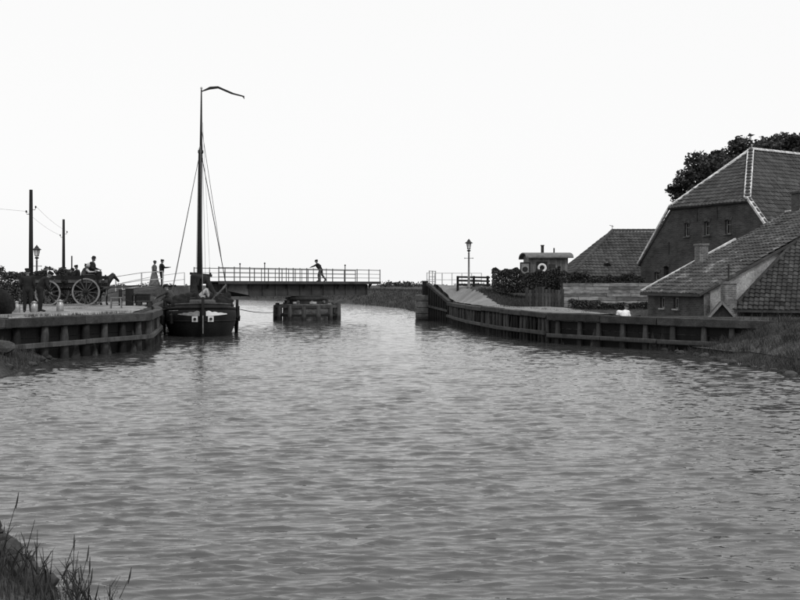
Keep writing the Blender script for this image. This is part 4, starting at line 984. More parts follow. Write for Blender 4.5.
# hawse holes on white squares and white scroll ornaments, laid on the bow planking
def bow_patch(poly, f0, out, m, name, parent):   # poly in (angle offset, level) on the hull surface
    mb = MB(); vs = []
    for a_, f_ in poly:
        q = -math.pi/2+a_; p = hull_pt(q, f_); c = hull_pt(q, f_, .2); o_ = p-c; o_.z = 0; o_.normalize(); vs.append(p+o_*out)
    n_ = len(vs); c = sum(vs, V(0,0,0))/n_; mb.add(vs+[c], [(i, (i+1) % n_, n_) for i in range(n_)]); return mb.build(name, m, parent, False)
def bow_q(x, f):                                 # angle offset at which the bow planking has half-breadth x
    best = min((abs(hull_pt(-math.pi/2+k*.004, f).x-abs(x)), k*.004) for k in range(390)); return math.copysign(best[1], x)
for s in (-1,1):
    f0 = .54; hx = .36*s
    sq = []
    for dx, df in ((-.13,-.085),(.13,-.085),(.13,.085),(-.13,.085)): sq.append((bow_q(hx+dx, f0+df), f0+df))
    pl_ = bow_patch(sq, f0, .055, 'white_paint', 'hawse_plate', bt)
    p = hull_pt(-math.pi/2+bow_q(hx,f0), f0); cN = (p-hull_pt(-math.pi/2+bow_q(hx,f0), f0, .2)); cN.z = 0; cN.normalize()
    mb = MB(); mb.tube([p+cN*.02, p+cN*.08], .068, 14); mb.build('hawse_hole', 'black_paint', pl_, False)
    mb = MB(); vs = []; NS = 22
    for k in range(NS+1):
        x = .15+1.0*k/NS; t_ = k/NS; lo = .63+.05*t_*t_; hi = lo+.02+(.15*(1-t_)**.8)*(.72+.28*abs(math.sin(t_*11)))
        for f_ in (lo, (lo+hi)/2, hi):
            qa = -math.pi/2+bow_q(s*x, f_); p = hull_pt(qa, f_); o_ = p-hull_pt(qa, f_, .2); o_.z = 0; o_.normalize(); vs.append(p+o_*.03)
    mb.add(vs, [(3*k+j, 3*k+3+j, 3*k+4+j, 3*k+1+j) for k in range(NS) for j in range(2)]); mb.build('bow_scroll', 'white_paint' if s > 0 else 'dirty_shaded_paint', bt, False)  # left scroll gets the duller paint: shade of the side away from the sun
# mast and rigging
mx_, my_ = -.02, 6.45
mb = MB(); mb.tube([(mx_,my_,.9),(mx_,my_,4),(mx_+.05,my_,9.75),(mx_+.08,my_,10.1),(mx_+.10,my_,13.2)], [.145,.135,.10,.075,.035], 12); mast = mb.build('mast', 'tarred_wood', bt, False, True)
mb = MB(); mb.lathe([(.13,0),(.15,.04),(.15,.16),(.11,.2)], (mx_+.06,my_,9.7), 12); mb.build('mast_band', 'iron', mast, False)
mb = MB(); mb.lathe([(.02,0),(.06,.05),(.06,.11),(.01,.16)], (mx_+.10,my_,13.2), 10); mb.build('mast_truck', 'pale_iron', mast, False)
va, vb, vc = V(mx_+.12,my_,13.12), V(mx_+.98,my_-.25,13.32), V(mx_+2.38,my_-.6,12.82)
def off(v_, z): return v_+V(0,0,z*.7)
mb = MB(); mb.prism([off(va,.02),off(va.lerp(vb,.5),.2),off(vb,.09),off(vb.lerp(vc,.6),-.02),off(vc,.04),off(vc,-.22),off(vc.lerp(vb,.08),-.08),off(vb.lerp(vc,.5),-.17),off(vb,-.09),off(va.lerp(vb,.5),-.02),off(va,-.05)], (.008,.035,0)); mb.build('wind_vane', 'black_paint', mast, False)
def rope(pts, r=.014, m='rope', name='stay'):
    mb = MB(); mb.tube(pts, r, 5); return mb.build(name, m, bt, False)
H_ = V(mx_+.05,my_,9.9)
rope([H_, V(-1.62,my_+.4,1.5)], .018); rope([H_, V(-1.60,my_+1.1,1.4)], .014)
rope([H_, V(1.62,my_+.4,1.5)], .024, 'iron'); rope([H_+V(0,0,1.6), V(1.60,my_+1.3,1.4)], .016, 'rope')
rope([H_+V(.1,-.05,.3), V(.30,my_-.2,2.6)], .010); rope([H_+V(.12,0,1.5), V(.55,my_-.1,2.9)], .010, 'pale_iron'); rope([H_+V(-.1,-.05,.1), V(-.22,my_-.2,2.6)], .010)
rope([H_+V(0,-.1,.2), V(0,.05,1.9)], .016, 'rope', 'forestay')
for x, z in ((-.22,2.95),(.30,3.0),(.32,2.75),(.55,3.1)):
    mb = MB(); mb.lathe([(.02,-.09),(.055,-.06),(.06,.04),(.02,.09)], (x,my_-.2,z), 8); mb.build('rigging_block', 'black_paint', bt, False)
for s in (-1,1):
    for k in range(2): mb = MB(); mb.lathe([(.03,-.05),(.07,-.03),(.07,.03),(.03,.05)], (1.61*s,my_+.4,1.62+.25*k), 8); mb.build('deadeye', 'black_paint', bt, False)
# mast case, crutch with furled sail
mb = MB(); mb.box((mx_,my_+.1,1.45), (.62,.7,1.5)); bevel(mb.build('mast_case', 'tarred_wood', bt, False), .02)
mb = MB(); mb.bar((-.55,5.35,3.12),(.62,5.35,3.0), .12, .13); mb.build('crutch_beam', 'tarred_wood', bt, False)
for x in (-.38,.34): mb = MB(); mb.bar((x,5.4,1.0),(x,5.4,3.02), .1, .1, up=(0,1,0)); mb.build('crutch_leg', 'tarred_wood', bt, False)
pr_ = [('c',(-.36,5.2,2.95),(-.33,5.2,2.05),.17,.22,0),('c',(-.36,5.3,2.95),(.35,5.3,2.85),.17,.16,0),('c',(.3,5.25,2.85),(.62,5.1,2.2),.16,.13,0),('c',(.62,5.1,2.2),(.85,5.0,1.9),.13,.10,0),
       ('c',(-.3,5.3,2.9),(-.1,8.5,2.5),.2,.2,0),('c',(-.35,5.1,2.1),(-.1,5.0,1.75),.2,.2,0),('c',(-.12,5.15,2.9),(-.14,5.1,2.5),.12,.06,0),('c',(.1,5.15,2.88),(.16,5.1,2.62),.1,.05,0)]
blob('furled_sail', pr_, ['sail_cloth'], bt, .03, 2)
blob('sail_fold', [('c',(-.1,5.0,1.85),(.3,4.95,2.25),.12,.1,0),('c',(.3,4.95,2.25),(.42,4.95,1.9),.1,.08,0)], ['pale_cloth'], bt, .03, 2)
# heaps of tarpaulin and gear on the foredeck
random.seed(31)
def heap(name, c, r, m, n=14):
    P_ = [('e',(c[0]+random.uniform(-.7,.7)*r[0],c[1]+random.uniform(-.6,.6)*r[1],c[2]+random.uniform(-.2,.55)*r[2]),(random.uniform(.12,.34)*r[0],random.uniform(.15,.4)*r[1],random.uniform(.12,.4)*r[2]),0) for _ in range(n*2)]
    P_.append(('e',(c[0],c[1],c[2]-.1*r[2]),(r[0]*.9,r[1]*.9,r[2]*.6),0))
    return blob(name, P_, [m], bt, .035, 2)
heap('foresail_heap', (-.78,1.8,1.58), (.78,.75,.66), 'canvas'); heap('foresail_heap', (.82,1.9,1.58), (.8,.75,.70), 'canvas')
heap('hatch_tarpaulin', (0,9.6,1.35), (1.2,2.4,.45), 'canvas', 20)
mb = MB(); mb.tube([(.45,1.0,1.75),(.95,1.4,2.25),(1.2,2.4,2.5)], .05, 8); mb.build('spar', 'weathered_wood', bt, False)
mb = MB(); mb.tube([(-.62,.75,1.62),(.62,.75,1.62)], .17, 12); wi = mb.build('windlass', 'weathered_wood', bt, False)
for s in (-1,1): mb = MB(); mb.bar((.66*s,.75,1.2),(.66*s,.75,1.95), .14, .2, up=(0,1,0)); mb.build('windlass_post', 'tarred_wood', wi, False)
for s in (-1,1):   # leeboards
    mb = MB(); P_ = [(BB*s*.985, 3.3+a_, b_) for a_, b_ in ((-.1,1.75),(.6,1.78),(1.5,.85),(2.1,.2),(1.3,-.25),(.3,.0),(-.25,.8))]; mb.prism(P_, (.09*s,0,0)); mb.build('leeboard', 'tarred_wood', bt, False)
mb = MB(); mb.prism([(-.04,14.85,-.4),(-.04,15.7,-.4),(-.04,15.6,1.3),(-.04,14.9,1.75)], (.08,0,0)); mb.build('rudder', 'tarred_wood', bt, False)
mb = MB(); mb.tube([(0,15.3,1.7),(0,13.2,1.95)], .05, 8); mb.build('tiller', 'weathered_wood', bt, False)
# anchor hung at the bow side
mb = MB(); mb.tube([(1.80,1.9,1.45),(1.84,1.95,.75)], .04, 8); mb.tube([(1.84,1.65,.95),(1.84,1.95,.72),(1.84,2.3,.95)], .04, 8); mb.tube([(1.82,1.75,1.4),(1.82,2.1,1.4)], .04, 8); mb.build('anchor', 'iron', bt, False)
for y_, z_ in ((1.15,.85),(2.6,.75)): mb = MB(); x_ = -hull_pt(-math.pi/2+bow_q(1.2 if y_ < 2 else 1.7,.6),.6).x; mb.lathe([(.03,-.28),(.11,-.22),(.12,.2),(.03,.28)], (-1.45 if y_ < 2 else -1.9, y_, z_), 10); mb.build('fender', 'tarred_wood', bt, False)
# mooring rope to the pier and one to the quay
def rope_thing(a, b, label, sag, r=.022):
    pts = []
    for i in range(13): t_ = i/12; p = Vector(a).lerp(Vector(b), t_); p.z -= sag*4*t_*(1-t_); pts.append(p)
    mb = MB(); mb.tube(pts, r, 6); tag(mb.build('mooring_rope', 'tarred_wood'), label, 'rope')
_r = Matrix.Rotation(.24,4,'Z') @ hull_pt(-math.pi/2+1.25,.9)+V(-9.42,43,0)
rope_thing(tuple(_r), (-8.95,64.5,.55), 'dark mooring rope running from the barge to the bridge pier', .12)
rope_thing((-10.6,43.8,1.5), (-13.9,45.6,1.75), 'slack mooring rope from the barge bow to the quay bollard', .2)

# ------------------------------------------------------------------ people
def person(label, loc, rz, coat='dark_cloth', legs='dark_cloth', J=None, hat=None, skirt=None, hair='hair', scale=1.0, extra=None, sleeves=None, bent_hands=.5):
    root = thing('person', label, 'person', loc, rz); root.scale = (scale,)*3
    j = dict(pel=(0,0,.93), bel=(0,.01,1.08), che=(0,.01,1.30), nec=(0,.01,1.47), hed=(0,.035,1.63),
             shL=(-.185,0,1.41), elL=(-.245,-.01,1.13), wrL=(-.25,.07,.88), shR=(.185,0,1.41), elR=(.245,-.01,1.13), wrR=(.25,.07,.88),
             hiL=(-.095,0,.90), knL=(-.11,.03,.49), anL=(-.12,-.01,.09), toL=(-.14,.15,.045), hiR=(.095,0,.90), knR=(.11,.03,.49), anR=(.12,-.01,.09), toR=(.14,.15,.045))
    if J: j.update(J)
    j = {k: Vector(v_) for k, v_ in j.items()}
    SK, CO, LE, SH, HA, EY, SL_ = 0,1,2,3,4,5,6
    P = []
    def c(a, b, ra, rb, m_):
        if m_ in (1,2,6): ra *= 1.22; rb *= 1.22
        P.append(('c', tuple(j[a] if isinstance(a, str) else a), tuple(j[b] if isinstance(b, str) else b), ra, rb, m_))
    for s in 'LR':
        sg = -1 if s == 'L' else 1
        c('hi'+s,'kn'+s,.095,.068,LE); c('kn'+s,'an'+s,.066,.05,LE); c('an'+s,'to'+s,.05,.042,SH); c('an'+s, j['an'+s]+V(0,-.05,-.035), .045,.045,SH)
        c('sh'+s,'el'+s,.062,.05,SL_); c('el'+s,'wr'+s,.05,.036,SL_); c('che','sh'+s,.12,.075,CO)
        # hand: palm, four fingers of unequal length and a thumb off its side
        dr = (j['wr'+s]-j['el'+s]).normalized(); sd_ = dr.cross(Vector((0,1,.2)))
        sd_ = sd_.normalized() if sd_.length > .1 else Vector((1,0,0)); cu = dr.cross(sd_).normalized()*(-1 if bent_hands > 0 else 1)
        pm_ = j['wr'+s]+dr*.085; c('wr'+s, pm_, .03,.036,SK)
        for k, ln_ in zip((-1.5,-.5,.5,1.5), (.058,.075,.08,.068)):
            b0 = pm_+sd_*k*.019+dr*.012; m0 = b0+dr*ln_*.6; c(b0, m0, .0105,.0095,SK); c(m0, m0+(dr*.7+cu*.7)*ln_*.55, .0095,.008,SK)
        t0 = j['wr'+s]+dr*.04+sd_*-.03; t1 = t0+(dr*.5-sd_*.8)*.045; c(t0, t1, .013,.011,SK); c(t1, t1+dr*.035, .011,.009,SK)
    P.append(('e', tuple(j['pel']), (.165,.125,.13), LE)); c('pel','bel',.135,.13,CO); c('bel','che',.135,.15,CO); c('che', j['che'].lerp(j['nec'],.6), .13,.085,CO)
    c(j['che'].lerp(j['nec'],.7), j['nec'].lerp(j['hed'],.5), .058,.052,SK)
    up = (j['hed']-j['nec']).normalized(); fwd = V(0,1,0)-up*up.y; fwd.normalize(); rt = fwd.cross(up)
    h = j['hed']; P.append(('e', tuple(h+up*.015), (.078,.095,.112), SK)); P.append(('e', tuple(h-up*.05+fwd*.03), (.055,.062,.065), SK))
    c(h+fwd*.088-up*.01, h+fwd*.108-up*.03, .012,.014,SK)
    P.append(('e', tuple(h+up*.05-fwd*.022), (.086,.092,.09), HA))
    for s in (-1,1):
        P.append(('e', tuple(h+rt*.08*s-up*.005), (.012,.02,.03), SK)); P.append(('e', tuple(h+rt*.032*s+fwd*.086+up*.008), (.014,.012,.009), EY))
    P.append(('e', tuple(h+fwd*.088-up*.062), (.026,.01,.007), EY))
    if extra: P += extra
    body = blob('body', P, ['skin',coat,legs,'leather',hair,'eye',sleeves or coat], root, .013, 2)
    rot = Matrix((rt, fwd, up)).transposed()
    def put(mb, name, m_):
        mb.v = [tuple(h+rot @ Vector(v_)) for v_ in mb.v]; return mb.build(name, m_, root, False, True)
    if hat == 'bowler': mb = MB(); mb.lathe([(.145,.055),(.15,.065),(.105,.07),(.104,.12),(.08,.165),(.02,.185)], n=18); put(mb, 'hat', 'dark_cloth')
    if hat == 'cap':
        mb = MB(); mb.lathe([(.098,.05),(.105,.09),(.125,.115),(.115,.145),(.02,.155)], n=18); mb.add([(-.075,.07,.062),(-.06,.15,.05),(.06,.15,.05),(.075,.07,.062),(-.075,.07,.075),(-.06,.15,.058),(.06,.15,.058),(.075,.07,.075)], [(0,1,2,3),(7,6,5,4),(0,4,5,1),(1,5,6,2),(2,6,7,3)]); put(mb, 'cap', 'dark_cloth')
    if hat == 'bonnet': mb = MB(); mb.lathe([(.15,.04),(.155,.055),(.11,.06),(.105,.12),(.05,.15),(.01,.155)], n=18); put(mb, 'hat', 'mid_cloth')
    if hat == 'scarf': mb = MB(); mb.lathe([(.10,-.09),(.108,-.02),(.108,.06),(.085,.12),(.03,.145)], n=16); mb.v = [(x, y-.025 if True else y, z) for x, y, z in mb.v]; put(mb, 'headscarf', 'pale_cloth')
    if skirt:
        m_, z0, r0 = skirt; pr2 = [(r0,z0),(r0*.97,z0+.12),(r0*.78,z0+.4),(.185,.86),(.145,1.02),(.14,1.06)]
        mb = MB(); mb.lathe(pr2, n=28); mb.v = [(x*(1+.07*math.sin(9*math.atan2(y,x)))*(1 if z > .9 else 1), y*(1+.07*math.sin(9*math.atan2(y,x))), z) for x, y, z in mb.v]
        mb.v = [(x+j['pel'].x, y+j['pel'].y, z) for x, y, z in mb.v]; mb.build('skirt', m_, root, False, True)
    return root
SIT = dict(pel=(0,0,.12), bel=(0,.02,.28), che=(0,.05,.5), nec=(0,.07,.67), hed=(0,.11,.83), shL=(-.185,.05,.61), shR=(.185,.05,.61), elL=(-.24,.12,.36), elR=(.24,.12,.36), wrL=(-.14,.34,.30), wrR=(.14,.34,.30),
           hiL=(-.1,.02,.1), hiR=(.1,.02,.1), knL=(-.13,.43,.12), knR=(.13,.43,.12), anL=(-.13,.46,-.28), anR=(.13,.46,-.28), toL=(-.14,.6,-.33), toR=(.14,.6,-.33))
# couple on the approach
pz = g(-16.35,60.6)+.035
person('woman in a long light grey dress and dark hat standing on the left bridge approach', (-16.55,60.6,pz), R(-70), 'grey_cloth', 'grey_cloth', dict(wrR=(.2,.18,1.0), elR=(.27,.02,1.14)), 'bonnet', ('grey_cloth',.02,.36), scale=.98)
person('man in dark suit and cap standing beside the woman on the bridge approach', (-16.0,60.4,g(-16,60.4)+.035), R(-60), J=dict(elR=(.33,.12,1.22), wrR=(.30,.38,1.24), knL=(-.12,.05,.49), anL=(-.14,.06,.09), toL=(-.16,.22,.045)), hat='cap')
# man pushing on the bridge
fb = bp_((.64*BL), .35, .12)
person('man in dark jacket leaning into the swing bridge railing to push it', (fb.x+.1,fb.y,fb.z), R(75), 'dark_cloth', 'mid_cloth',
   dict(pel=(0,.0,.88), bel=(0,.08,1.02), che=(0,.22,1.21), nec=(0,.30,1.36), hed=(.03,.34,1.50), shL=(-.17,.22,1.31), shR=(.18,.26,1.31), elL=(-.25,.44,1.18), wrL=(-.2,.68,1.1), elR=(.28,.2,1.05), wrR=(.24,.02,.88),
        hiL=(-.095,0,.86), hiR=(.095,0,.86), knL=(-.11,.14,.48), anL=(-.12,.10,.09), toL=(-.13,.26,.045), knR=(.11,-.08,.50), anR=(.12,-.36,.13), toR=(.12,-.22,.05)), 'cap')
# crewman on the barge bow, reaching to the quay
cw = Matrix.Rotation(.24,4,'Z') @ V(-1.42,2.6,0)+V(-9.42,43,0)
person('crewman in dark clothes crouching on the barge bow and reaching to the quay', (cw.x,cw.y,1.2), R(75), 'mid_cloth', 'dark_cloth', scale=1.12, hat='cap', J=
   dict(pel=(0,-.1,.42), bel=(0,.0,.55), che=(0,.16,.75), nec=(0,.25,.90), hed=(0,.31,1.04), shL=(-.18,.18,.85), shR=(.18,.18,.85), elL=(-.25,.42,.72), wrL=(-.2,.66,.6), elR=(.25,.4,.68), wrR=(.2,.62,.52),
        hiL=(-.1,-.1,.4), hiR=(.1,-.1,.4), knL=(-.15,.3,.5), knR=(.15,.26,.38), anL=(-.15,.2,.09), anR=(.15,-.1,.12), toL=(-.16,.36,.045), toR=(.16,.04,.045)))
# man in white shirt sitting behind the right quay
person('man in a white shirt sitting bent behind the right quay beam', (9.15,36.9,g(9.15,36.9)-.2), R(-15), 'white_cloth', 'mid_cloth',
   dict(SIT, che=(.05,.10,.46), nec=(.09,.16,.61), hed=(.13,.20,.75), shL=(-.18,.11,.55), shR=(.18,.11,.55), elL=(-.27,.12,.32), elR=(.27,.12,.32), wrL=(-.18,.32,.24), wrR=(.2,.32,.24), knL=(-.16,.4,.34), knR=(.16,.4,.34), anL=(-.14,.55,.07), anR=(.14,.55,.07), toL=(-.15,.7,.045), toR=(.15,.7,.045)), None, sleeves='white_cloth', hair='mid_cloth')

# ------------------------------------------------------------------ wagon, horse and riders
WZ_ = g(-17.2,46.7)+.03
wg = thing('farm_wagon', 'long dark farm wagon with big spoked wheels on the left quay', 'wagon', (-17.3,47.3,WZ_), .03)
def wheel_mesh(r):
    a_ = MB(); n1 = 32
    vs = []
    for i in range(n1):
        q = 2*math.pi*i/n1
        for rr, y in ((r-.075,-.035),(r,-.035),(r,.035),(r-.075,.035)): vs.append((rr*math.cos(q), y, rr*math.sin(q)))
    a_.add(vs, [(4*i+k, 4*((i+1) % n1)+k, 4*((i+1) % n1)+(k+1) % 4, 4*i+(k+1) % 4) for i in range(n1) for k in range(4)])
    ms = a_.mesh('rim'); ms.materials.append(MATS['lamp_grey'])
    s_ = MB(); s_.bar((0,0,.1),(0,0,r-.06), .05, .045, up=(0,1,0)); m2 = s_.mesh('spoke'); m2.materials.append(MATS['weathered_wood'])
    h_ = MB(); h_.tube([(0,-.17,0),(0,-.1,0),(0,.1,0),(0,.17,0)], [.07,.13,.13,.08], 14); m3 = h_.mesh('hub'); m3.materials.append(MATS['tarred_wood'])
    return ms, m2, m3
wm = {r: wheel_mesh(r) for r in (.72,.62)}
for x, y, r in ((.98,-.62,.72),(-.98,-.62,.66),(.98,.62,.72),(-.98,.62,.66)):
    ms, m2, m3 = wm[.72]
    k_ = r/.72
    wl = link_mesh('wheel', ms, wg, (x,y,r), (0,random.uniform(0,1),0), (k_,1,k_))
    for i in range(12): link_mesh('spoke', m2, wl, (0,0,0), (0,i*math.pi/6,0))
    link_mesh('hub', m3, wl)
for x, r in ((.98,.72),(-.98,.66)): mb = MB(); mb.tube([(x,-.7,r),(x,.7,r)], .05, 8); mb.build('axle', 'iron', wg, False)
for k in range(6): mb = MB(); mb.box((-.35,-.44+k*.176,.98), (4.3,.165,.04), tint=random.uniform(-.3,.3)); mb.build('floor_board', 'weathered_wood', wg, False)
for s in (-1,1):
    for k in range(3): mb = MB(); mb.bar((-2.5,(.53+.05*k)*s,1.08+.2*k),(1.75,(.53+.05*k)*s,1.08+.2*k), .035, .17, random.uniform(-.3,.5)); mb.build('side_board', 'weathered_wood' if k == 1 else 'tarred_wood', wg, False)
    for x in (-2.2,-1.2,-.2,.8,1.6): mb = MB(); mb.bar((x,.57*s,.95),(x,.71*s,1.62), .06, .06); mb.build('stake', 'tarred_wood', wg, False)
mb = MB(); mb.bar((-2.3,0,.86),(1.6,0,.86), .14, .12); mb.build('chassis_beam', 'tarred_wood', wg, False)
for s in (-1,1): mb = MB(); mb.tube([(1.3,.33*s,.72),(2.0,.36*s,.95),(3.6,.33*s,1.05)], .035, 8); mb.build('shaft', 'weathered_wood', wg, False)
mb = MB(); mb.box((1.15,0,1.62), (.4,1.1,.05)); mb.build('seat_board', 'weathered_wood', wg, False)
mb = MB(); mb.bar((-.05,.3,1.0),(-.05,.3,2.62), .06, .06, up=(0,1,0)); mb.build('post', 'weathered_wood', wg, False)
def on_wagon(x, y, z):
    p = Matrix.Rotation(.03,4,'Z') @ V(x,y,z); return (p.x-17.3, p.y+47.3, p.z+WZ_)
person('wagon driver in dark coat and bowler hat sitting high at the front', on_wagon(1.1,-.1,1.60), R(-88), J=SIT, hat='bowler')
person('hunched passenger with a pale shawl beside the wagon driver', on_wagon(.78,-.35,1.42), R(-75), 'mid_cloth', 'dark_cloth', dict(SIT, che=(0,.12,.44), nec=(0,.2,.58), hed=(0,.27,.71), shL=(-.17,.12,.53), shR=(.17,.12,.53), elL=(-.24,.3,.36), elR=(.24,.3,.36), wrL=(-.15,.5,.4), wrR=(.15,.5,.36)), 'scarf', sleeves='pale_cloth', scale=.95)
person('boy in dark jacket and cap sitting in the middle of the wagon', on_wagon(.35,.1,1.30), R(90), J=SIT, hat='cap', scale=.85)
person('woman in a white blouse leaning over the load of the wagon', on_wagon(-.95,.15,1.28), R(80), 'white_cloth', 'dark_cloth', dict(SIT, che=(0,.2,.45), nec=(0,.31,.58), hed=(0,.40,.70), shL=(-.17,.2,.54), shR=(.17,.2,.54), elL=(-.25,.1,.34), elR=(.25,.1,.34), wrL=(-.2,-.1,.2), wrR=(.2,-.12,.22)), None, sleeves='white_cloth', scale=.92)
person('dark-clothed passenger sitting low between the boy and the driver of the wagon', on_wagon(.6,.3,1.34), R(-60), 'mid_cloth', 'dark_cloth', SIT, 'cap', scale=.88)
person('dark-clothed passenger bent forward behind the boy on the wagon', on_wagon(-.3,.2,1.22), R(-95), 'dark_cloth', 'dark_cloth', dict(SIT, che=(0,.16,.45), nec=(0,.25,.58), hed=(0,.33,.70), shL=(-.17,.16,.54), shR=(.17,.16,.54)), 'cap', scale=.9)
random.seed(44)
for i, (x, y, z, s_) in enumerate(((-2.05,-.1,1.28,1.0),(-1.55,.2,1.30,1.05),(-1.25,-.3,1.26,.95),(-.45,-.25,1.27,1.0),(-2.3,.25,1.27,.9),(.0,-.35,1.25,.85))):
    P_ = [('e',(0,0,0),(.30*s_,.24*s_,.24*s_),0),('e',(.18*s_,.02,.03),(.2*s_,.2*s_,.2*s_),0),('e',(-.2*s_,0,-.02),(.18*s_,.22*s_,.2*s_),0),('c',(.3*s_,0,.05),(.42*s_,.02,.1),.06,.09,0)]
    o = blob('sack', P_, ['canvas'], None, .03, 2); o.location = on_wagon(x,y,z); o.rotation_euler = (0,random.uniform(-.2,.2),random.uniform(0,6))
    tag(o, ('dark filled sack at the tail end of the wagon','dark sack leaning behind the tail sacks of the wagon','dark sack on the near side of the wagon behind the white blouse','dark sack in front of the woman in the white blouse','smallest rearmost dark sack on the wagon','dark sack beside the boy on the wagon')[i], 'sack', 'sacks on the wagon')
# horse
hs = thing('horse', 'dark draught horse harnessed to the wagon, head raised', 'horse', (-16.15,47.85,g(-15.7,47.5)+.03), R(46))
def C_(a, b, ra, rb, m_=0): return ('c', a, b, ra, rb, m_)
hp = [('e',(-.62,0,1.12),(.34,.27,.32),0), ('e',(0,0,1.10),(.62,.28,.31),0), ('e',(.5,0,1.12),(.34,.26,.36),0), C_((.62,0,1.25),(.98,0,1.62),.22,.14), C_((.95,0,1.62),(1.12,0,1.74),.13,.11),
      C_((1.10,0,1.72),(1.42,0,1.42),.115,.07), ('e',(1.42,0,1.40),(.075,.06,.06),0), C_((1.05,.06,1.80),(1.06,.09,1.94),.035,.012), C_((1.05,-.06,1.80),(1.06,-.09,1.94),.035,.012),
      C_((.55,0,1.5),(1.0,0,1.83),.05,.04,1), C_((1.02,0,1.84),(1.18,0,1.76),.04,.02,1), C_((-.92,0,1.25),(-1.02,0,1.05),.05,.07,1), C_((-1.02,0,1.05),(-1.03,0,.6),.07,.03,1)]
for s, f_ in ((-1,.06),(1,-.10)):
    y = .15*s
    hp += [C_((.52,y,1.0),(.50+f_,y,.72),.14,.085), C_((.50+f_,y,.72),(.50+f_*1.6,y,.46),.075,.055), C_((.50+f_*1.6,y,.46),(.49+f_*1.4,y,.14),.05,.045), C_((.49+f_*1.4,y,.14),(.53+f_*1.4,y,.05),.055,.07,1),
           C_((-.62,y,1.0),(-.50-f_,y,.78),.19,.12), C_((-.50-f_,y,.78),(-.74-f_,y,.52),.10,.06), C_((-.74-f_,y,.52),(-.68-f_,y,.14),.055,.045), C_((-.68-f_,y,.14),(-.63-f_,y,.05),.055,.07,1)]
blob('body', hp, ['horse_coat','hair'], hs, .025, 3)
mb = MB(); n1 = 20; vs = []
for i in range(n1):
    q = 2*math.pi*i/n1
    for rr in (.0,.07): vs.append((.60+.16*math.sin(q)-.05*(rr > 0), (.25+rr)*math.cos(q), 1.25+(.36+rr)*math.sin(q)))
mb.add(vs, [(2*i, 2*((i+1) % n1), 2*((i+1) % n1)+1, 2*i+1) for i in range(n1)]); mb.build('collar', 'leather', hs, False)
mb = MB(); mb.tube([(1.30,.07,1.6),(.6,.3,1.4),(-.4,.29,1.3)], .014, 5); mb.tube([(1.30,-.07,1.6),(.6,-.3,1.4),(-.4,-.29,1.3)], .014, 5); mb.build('reins', 'leather', hs, False)

hs.scale = (.9,.9,.92)
# men and milk cans beside the wagon
def stand(x, y): return (x, y, g(x,y)+.03)
person('man in dark coat standing with his back to the canal beside the milk cans', stand(-14.6,35.3), R(20), J=dict(elL=(-.27,.05,1.14), wrL=(-.24,.2,.95)), hat='cap', scale=.97)
person('stooping man in dark clothes reaching for a milk can by the wagon', stand(-14.4,36.0), R(-60), J=dict(bel=(0,.05,1.05), che=(0,.18,1.24), nec=(0,.28,1.37), hed=(0,.36,1.48), shL=(-.18,.2,1.33), shR=(.18,.2,1.33), elL=(-.24,.26,1.06), wrL=(-.2,.36,.84), elR=(.24,.24,1.06), wrR=(.2,.36,.82)), hat='cap')
def can(x, y, label, s_=1):
    r_ = thing('milk_can', label, 'milk can', stand(x,y), random.uniform(0,3), 'milk cans on the left quay'); r_.scale = (s_,)*3
    mb = MB(); mb.lathe([(.15,0),(.165,.02),(.165,.30),(.15,.36),(.09,.43),(.09,.47),(.11,.49)], n=18); mb.build('body', 'can_metal', r_, False, True)
    mb = MB(); mb.lathe([(.115,.485),(.12,.50),(.12,.53),(.04,.545),(.03,.57)], n=18); mb.build('lid', 'can_metal', r_, False, True)
    for s in (-1,1): mb = MB(); mb.tube([(.10*s,0,.45),(.17*s,0,.46),(.19*s,0,.40),(.155*s,0,.33)], .012, 6); mb.build('handle', 'can_metal', r_, False)
can(-14.35,35.3,'pale milk can standing between the two dark-clothed men', .8); can(-13.75,36.4,'pale milk can standing right of the stooping man', .85); can(-14.95,35.1,'pale milk can partly behind the left-hand man', .8)
# peat heap at the left edge
random.seed(61)
P_ = [('e',(random.uniform(-.7,.7),random.uniform(-.6,.6),random.uniform(.1,.62)),(random.uniform(.3,.5),)*3,0) for _ in range(16)]+[('e',(0,0,.25),(.95,.9,.55),0)]
o = blob('turf_heap', P_, ['turf'], None, .05, 1); o.location = stand(-15.15,33.2); o.scale = (.9,.9,.95); tag(o, 'dark rounded heap of turf at the left edge of the quay', 'heap')
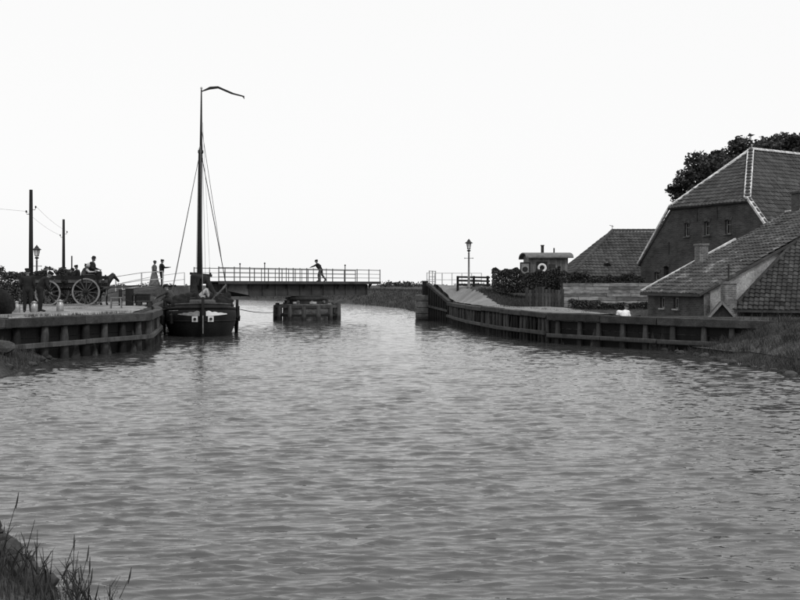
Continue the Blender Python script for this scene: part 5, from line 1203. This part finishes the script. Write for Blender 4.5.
# things on the quay
mpost = thing('mooring_post', 'thick dark square mooring post on the left quay near the barge', 'mooring post', stand(-14.0,46.6))
mb = MB(); mb.box((0,0,.42), (.34,.34,.86)); bevel(mb.build('post', 'tarred_wood', mpost, False), .03)
mb = MB(); mb.box((0,0,.87), (.38,.38,.06)); bevel(mb.build('cap', 'weathered_wood', mpost, False), .015)
mb = MB(); mb.tube([(-.3,0,.55),(.3,0,.55)], .04, 8); mb.build('cross_pin', 'iron', mpost, False)
cr = thing('wooden_chest', 'dark plank chest with raised lid boards beside the mooring post', 'chest', stand(-13.45,47.0), .1)
for k in range(3):
    for s in (-1,1): mb = MB(); mb.box((0,.24*s,.22+.15*k), (.72,.03,.14), tint=random.uniform(-.3,.4)); mb.build('plank', 'tarred_wood', cr, False)
for s in (-1,1): mb = MB(); mb.box((.345*s,0,.37), (.03,.45,.44)); mb.build('end_board', 'tarred_wood', cr, False)
mb = MB(); mb.box((0,0,.61), (.78,.56,.05)); mb.build('lid', 'weathered_wood', cr, False)
for x in (-.28,.28):
    for y in (-.18,.18): mb = MB(); mb.box((x,y,.08), (.07,.07,.16)); mb.build('foot', 'tarred_wood', cr, False)
sl = thing('low_trolley', 'low flat plank trolley on the quay between the chest and the barge', 'trolley', stand(-13.0,45.9), .15)
for k in range(3): mb = MB(); mb.box((0,-.15+.15*k,.24), (.8,.14,.04), tint=random.uniform(-.3,.3)); mb.build('plank', 'weathered_wood', sl, False)
for x in (-.26,.26):
    for y in (-.18,.18): mb = MB(); mb.tube([(x,y-.025,.11),(x,y+.025,.11)], .11, 12); mb.build('wheel', 'iron', sl, False)
stl = thing('trestle', 'small grey wooden trestle standing alone near the edge of the left quay', 'trestle', stand(-13.0,41.2), .2)
mb = MB(); mb.bar((-.27,0,.5),(.27,0,.5), .2, .05); mb.build('top', 'hut_board', stl, False)
for x in (-.2,.2):
    for s in (-1,1): mb = MB(); mb.bar((x,.05*s,.48),(x*1.15,.2*s,0), .05, .05); mb.build('leg', 'hut_board', stl, False)
    mb = MB(); mb.bar((x*1.05,-.13,.22),(x*1.05,.13,.22), .04, .04); mb.build('stretcher', 'hut_board', stl, False)
mb = MB(); mb.bar((-.2,0,.24),(.2,0,.24), .04, .04); mb.build('stretcher', 'hut_board', stl, False)
tp_ = thing('hitching_post', 'thin dark post on the left quay in front of the horse', 'post', stand(-14.6,47.0))
mb = MB(); mb.tube([(0,0,-.1),(0,0,.85)], [.10,.085], 10); mb.build('post', 'tarred_wood', tp_, False, True)
mb = MB(); mb.lathe([(.10,.78),(.10,.82)], n=10); mb.build('band', 'iron', tp_, False)
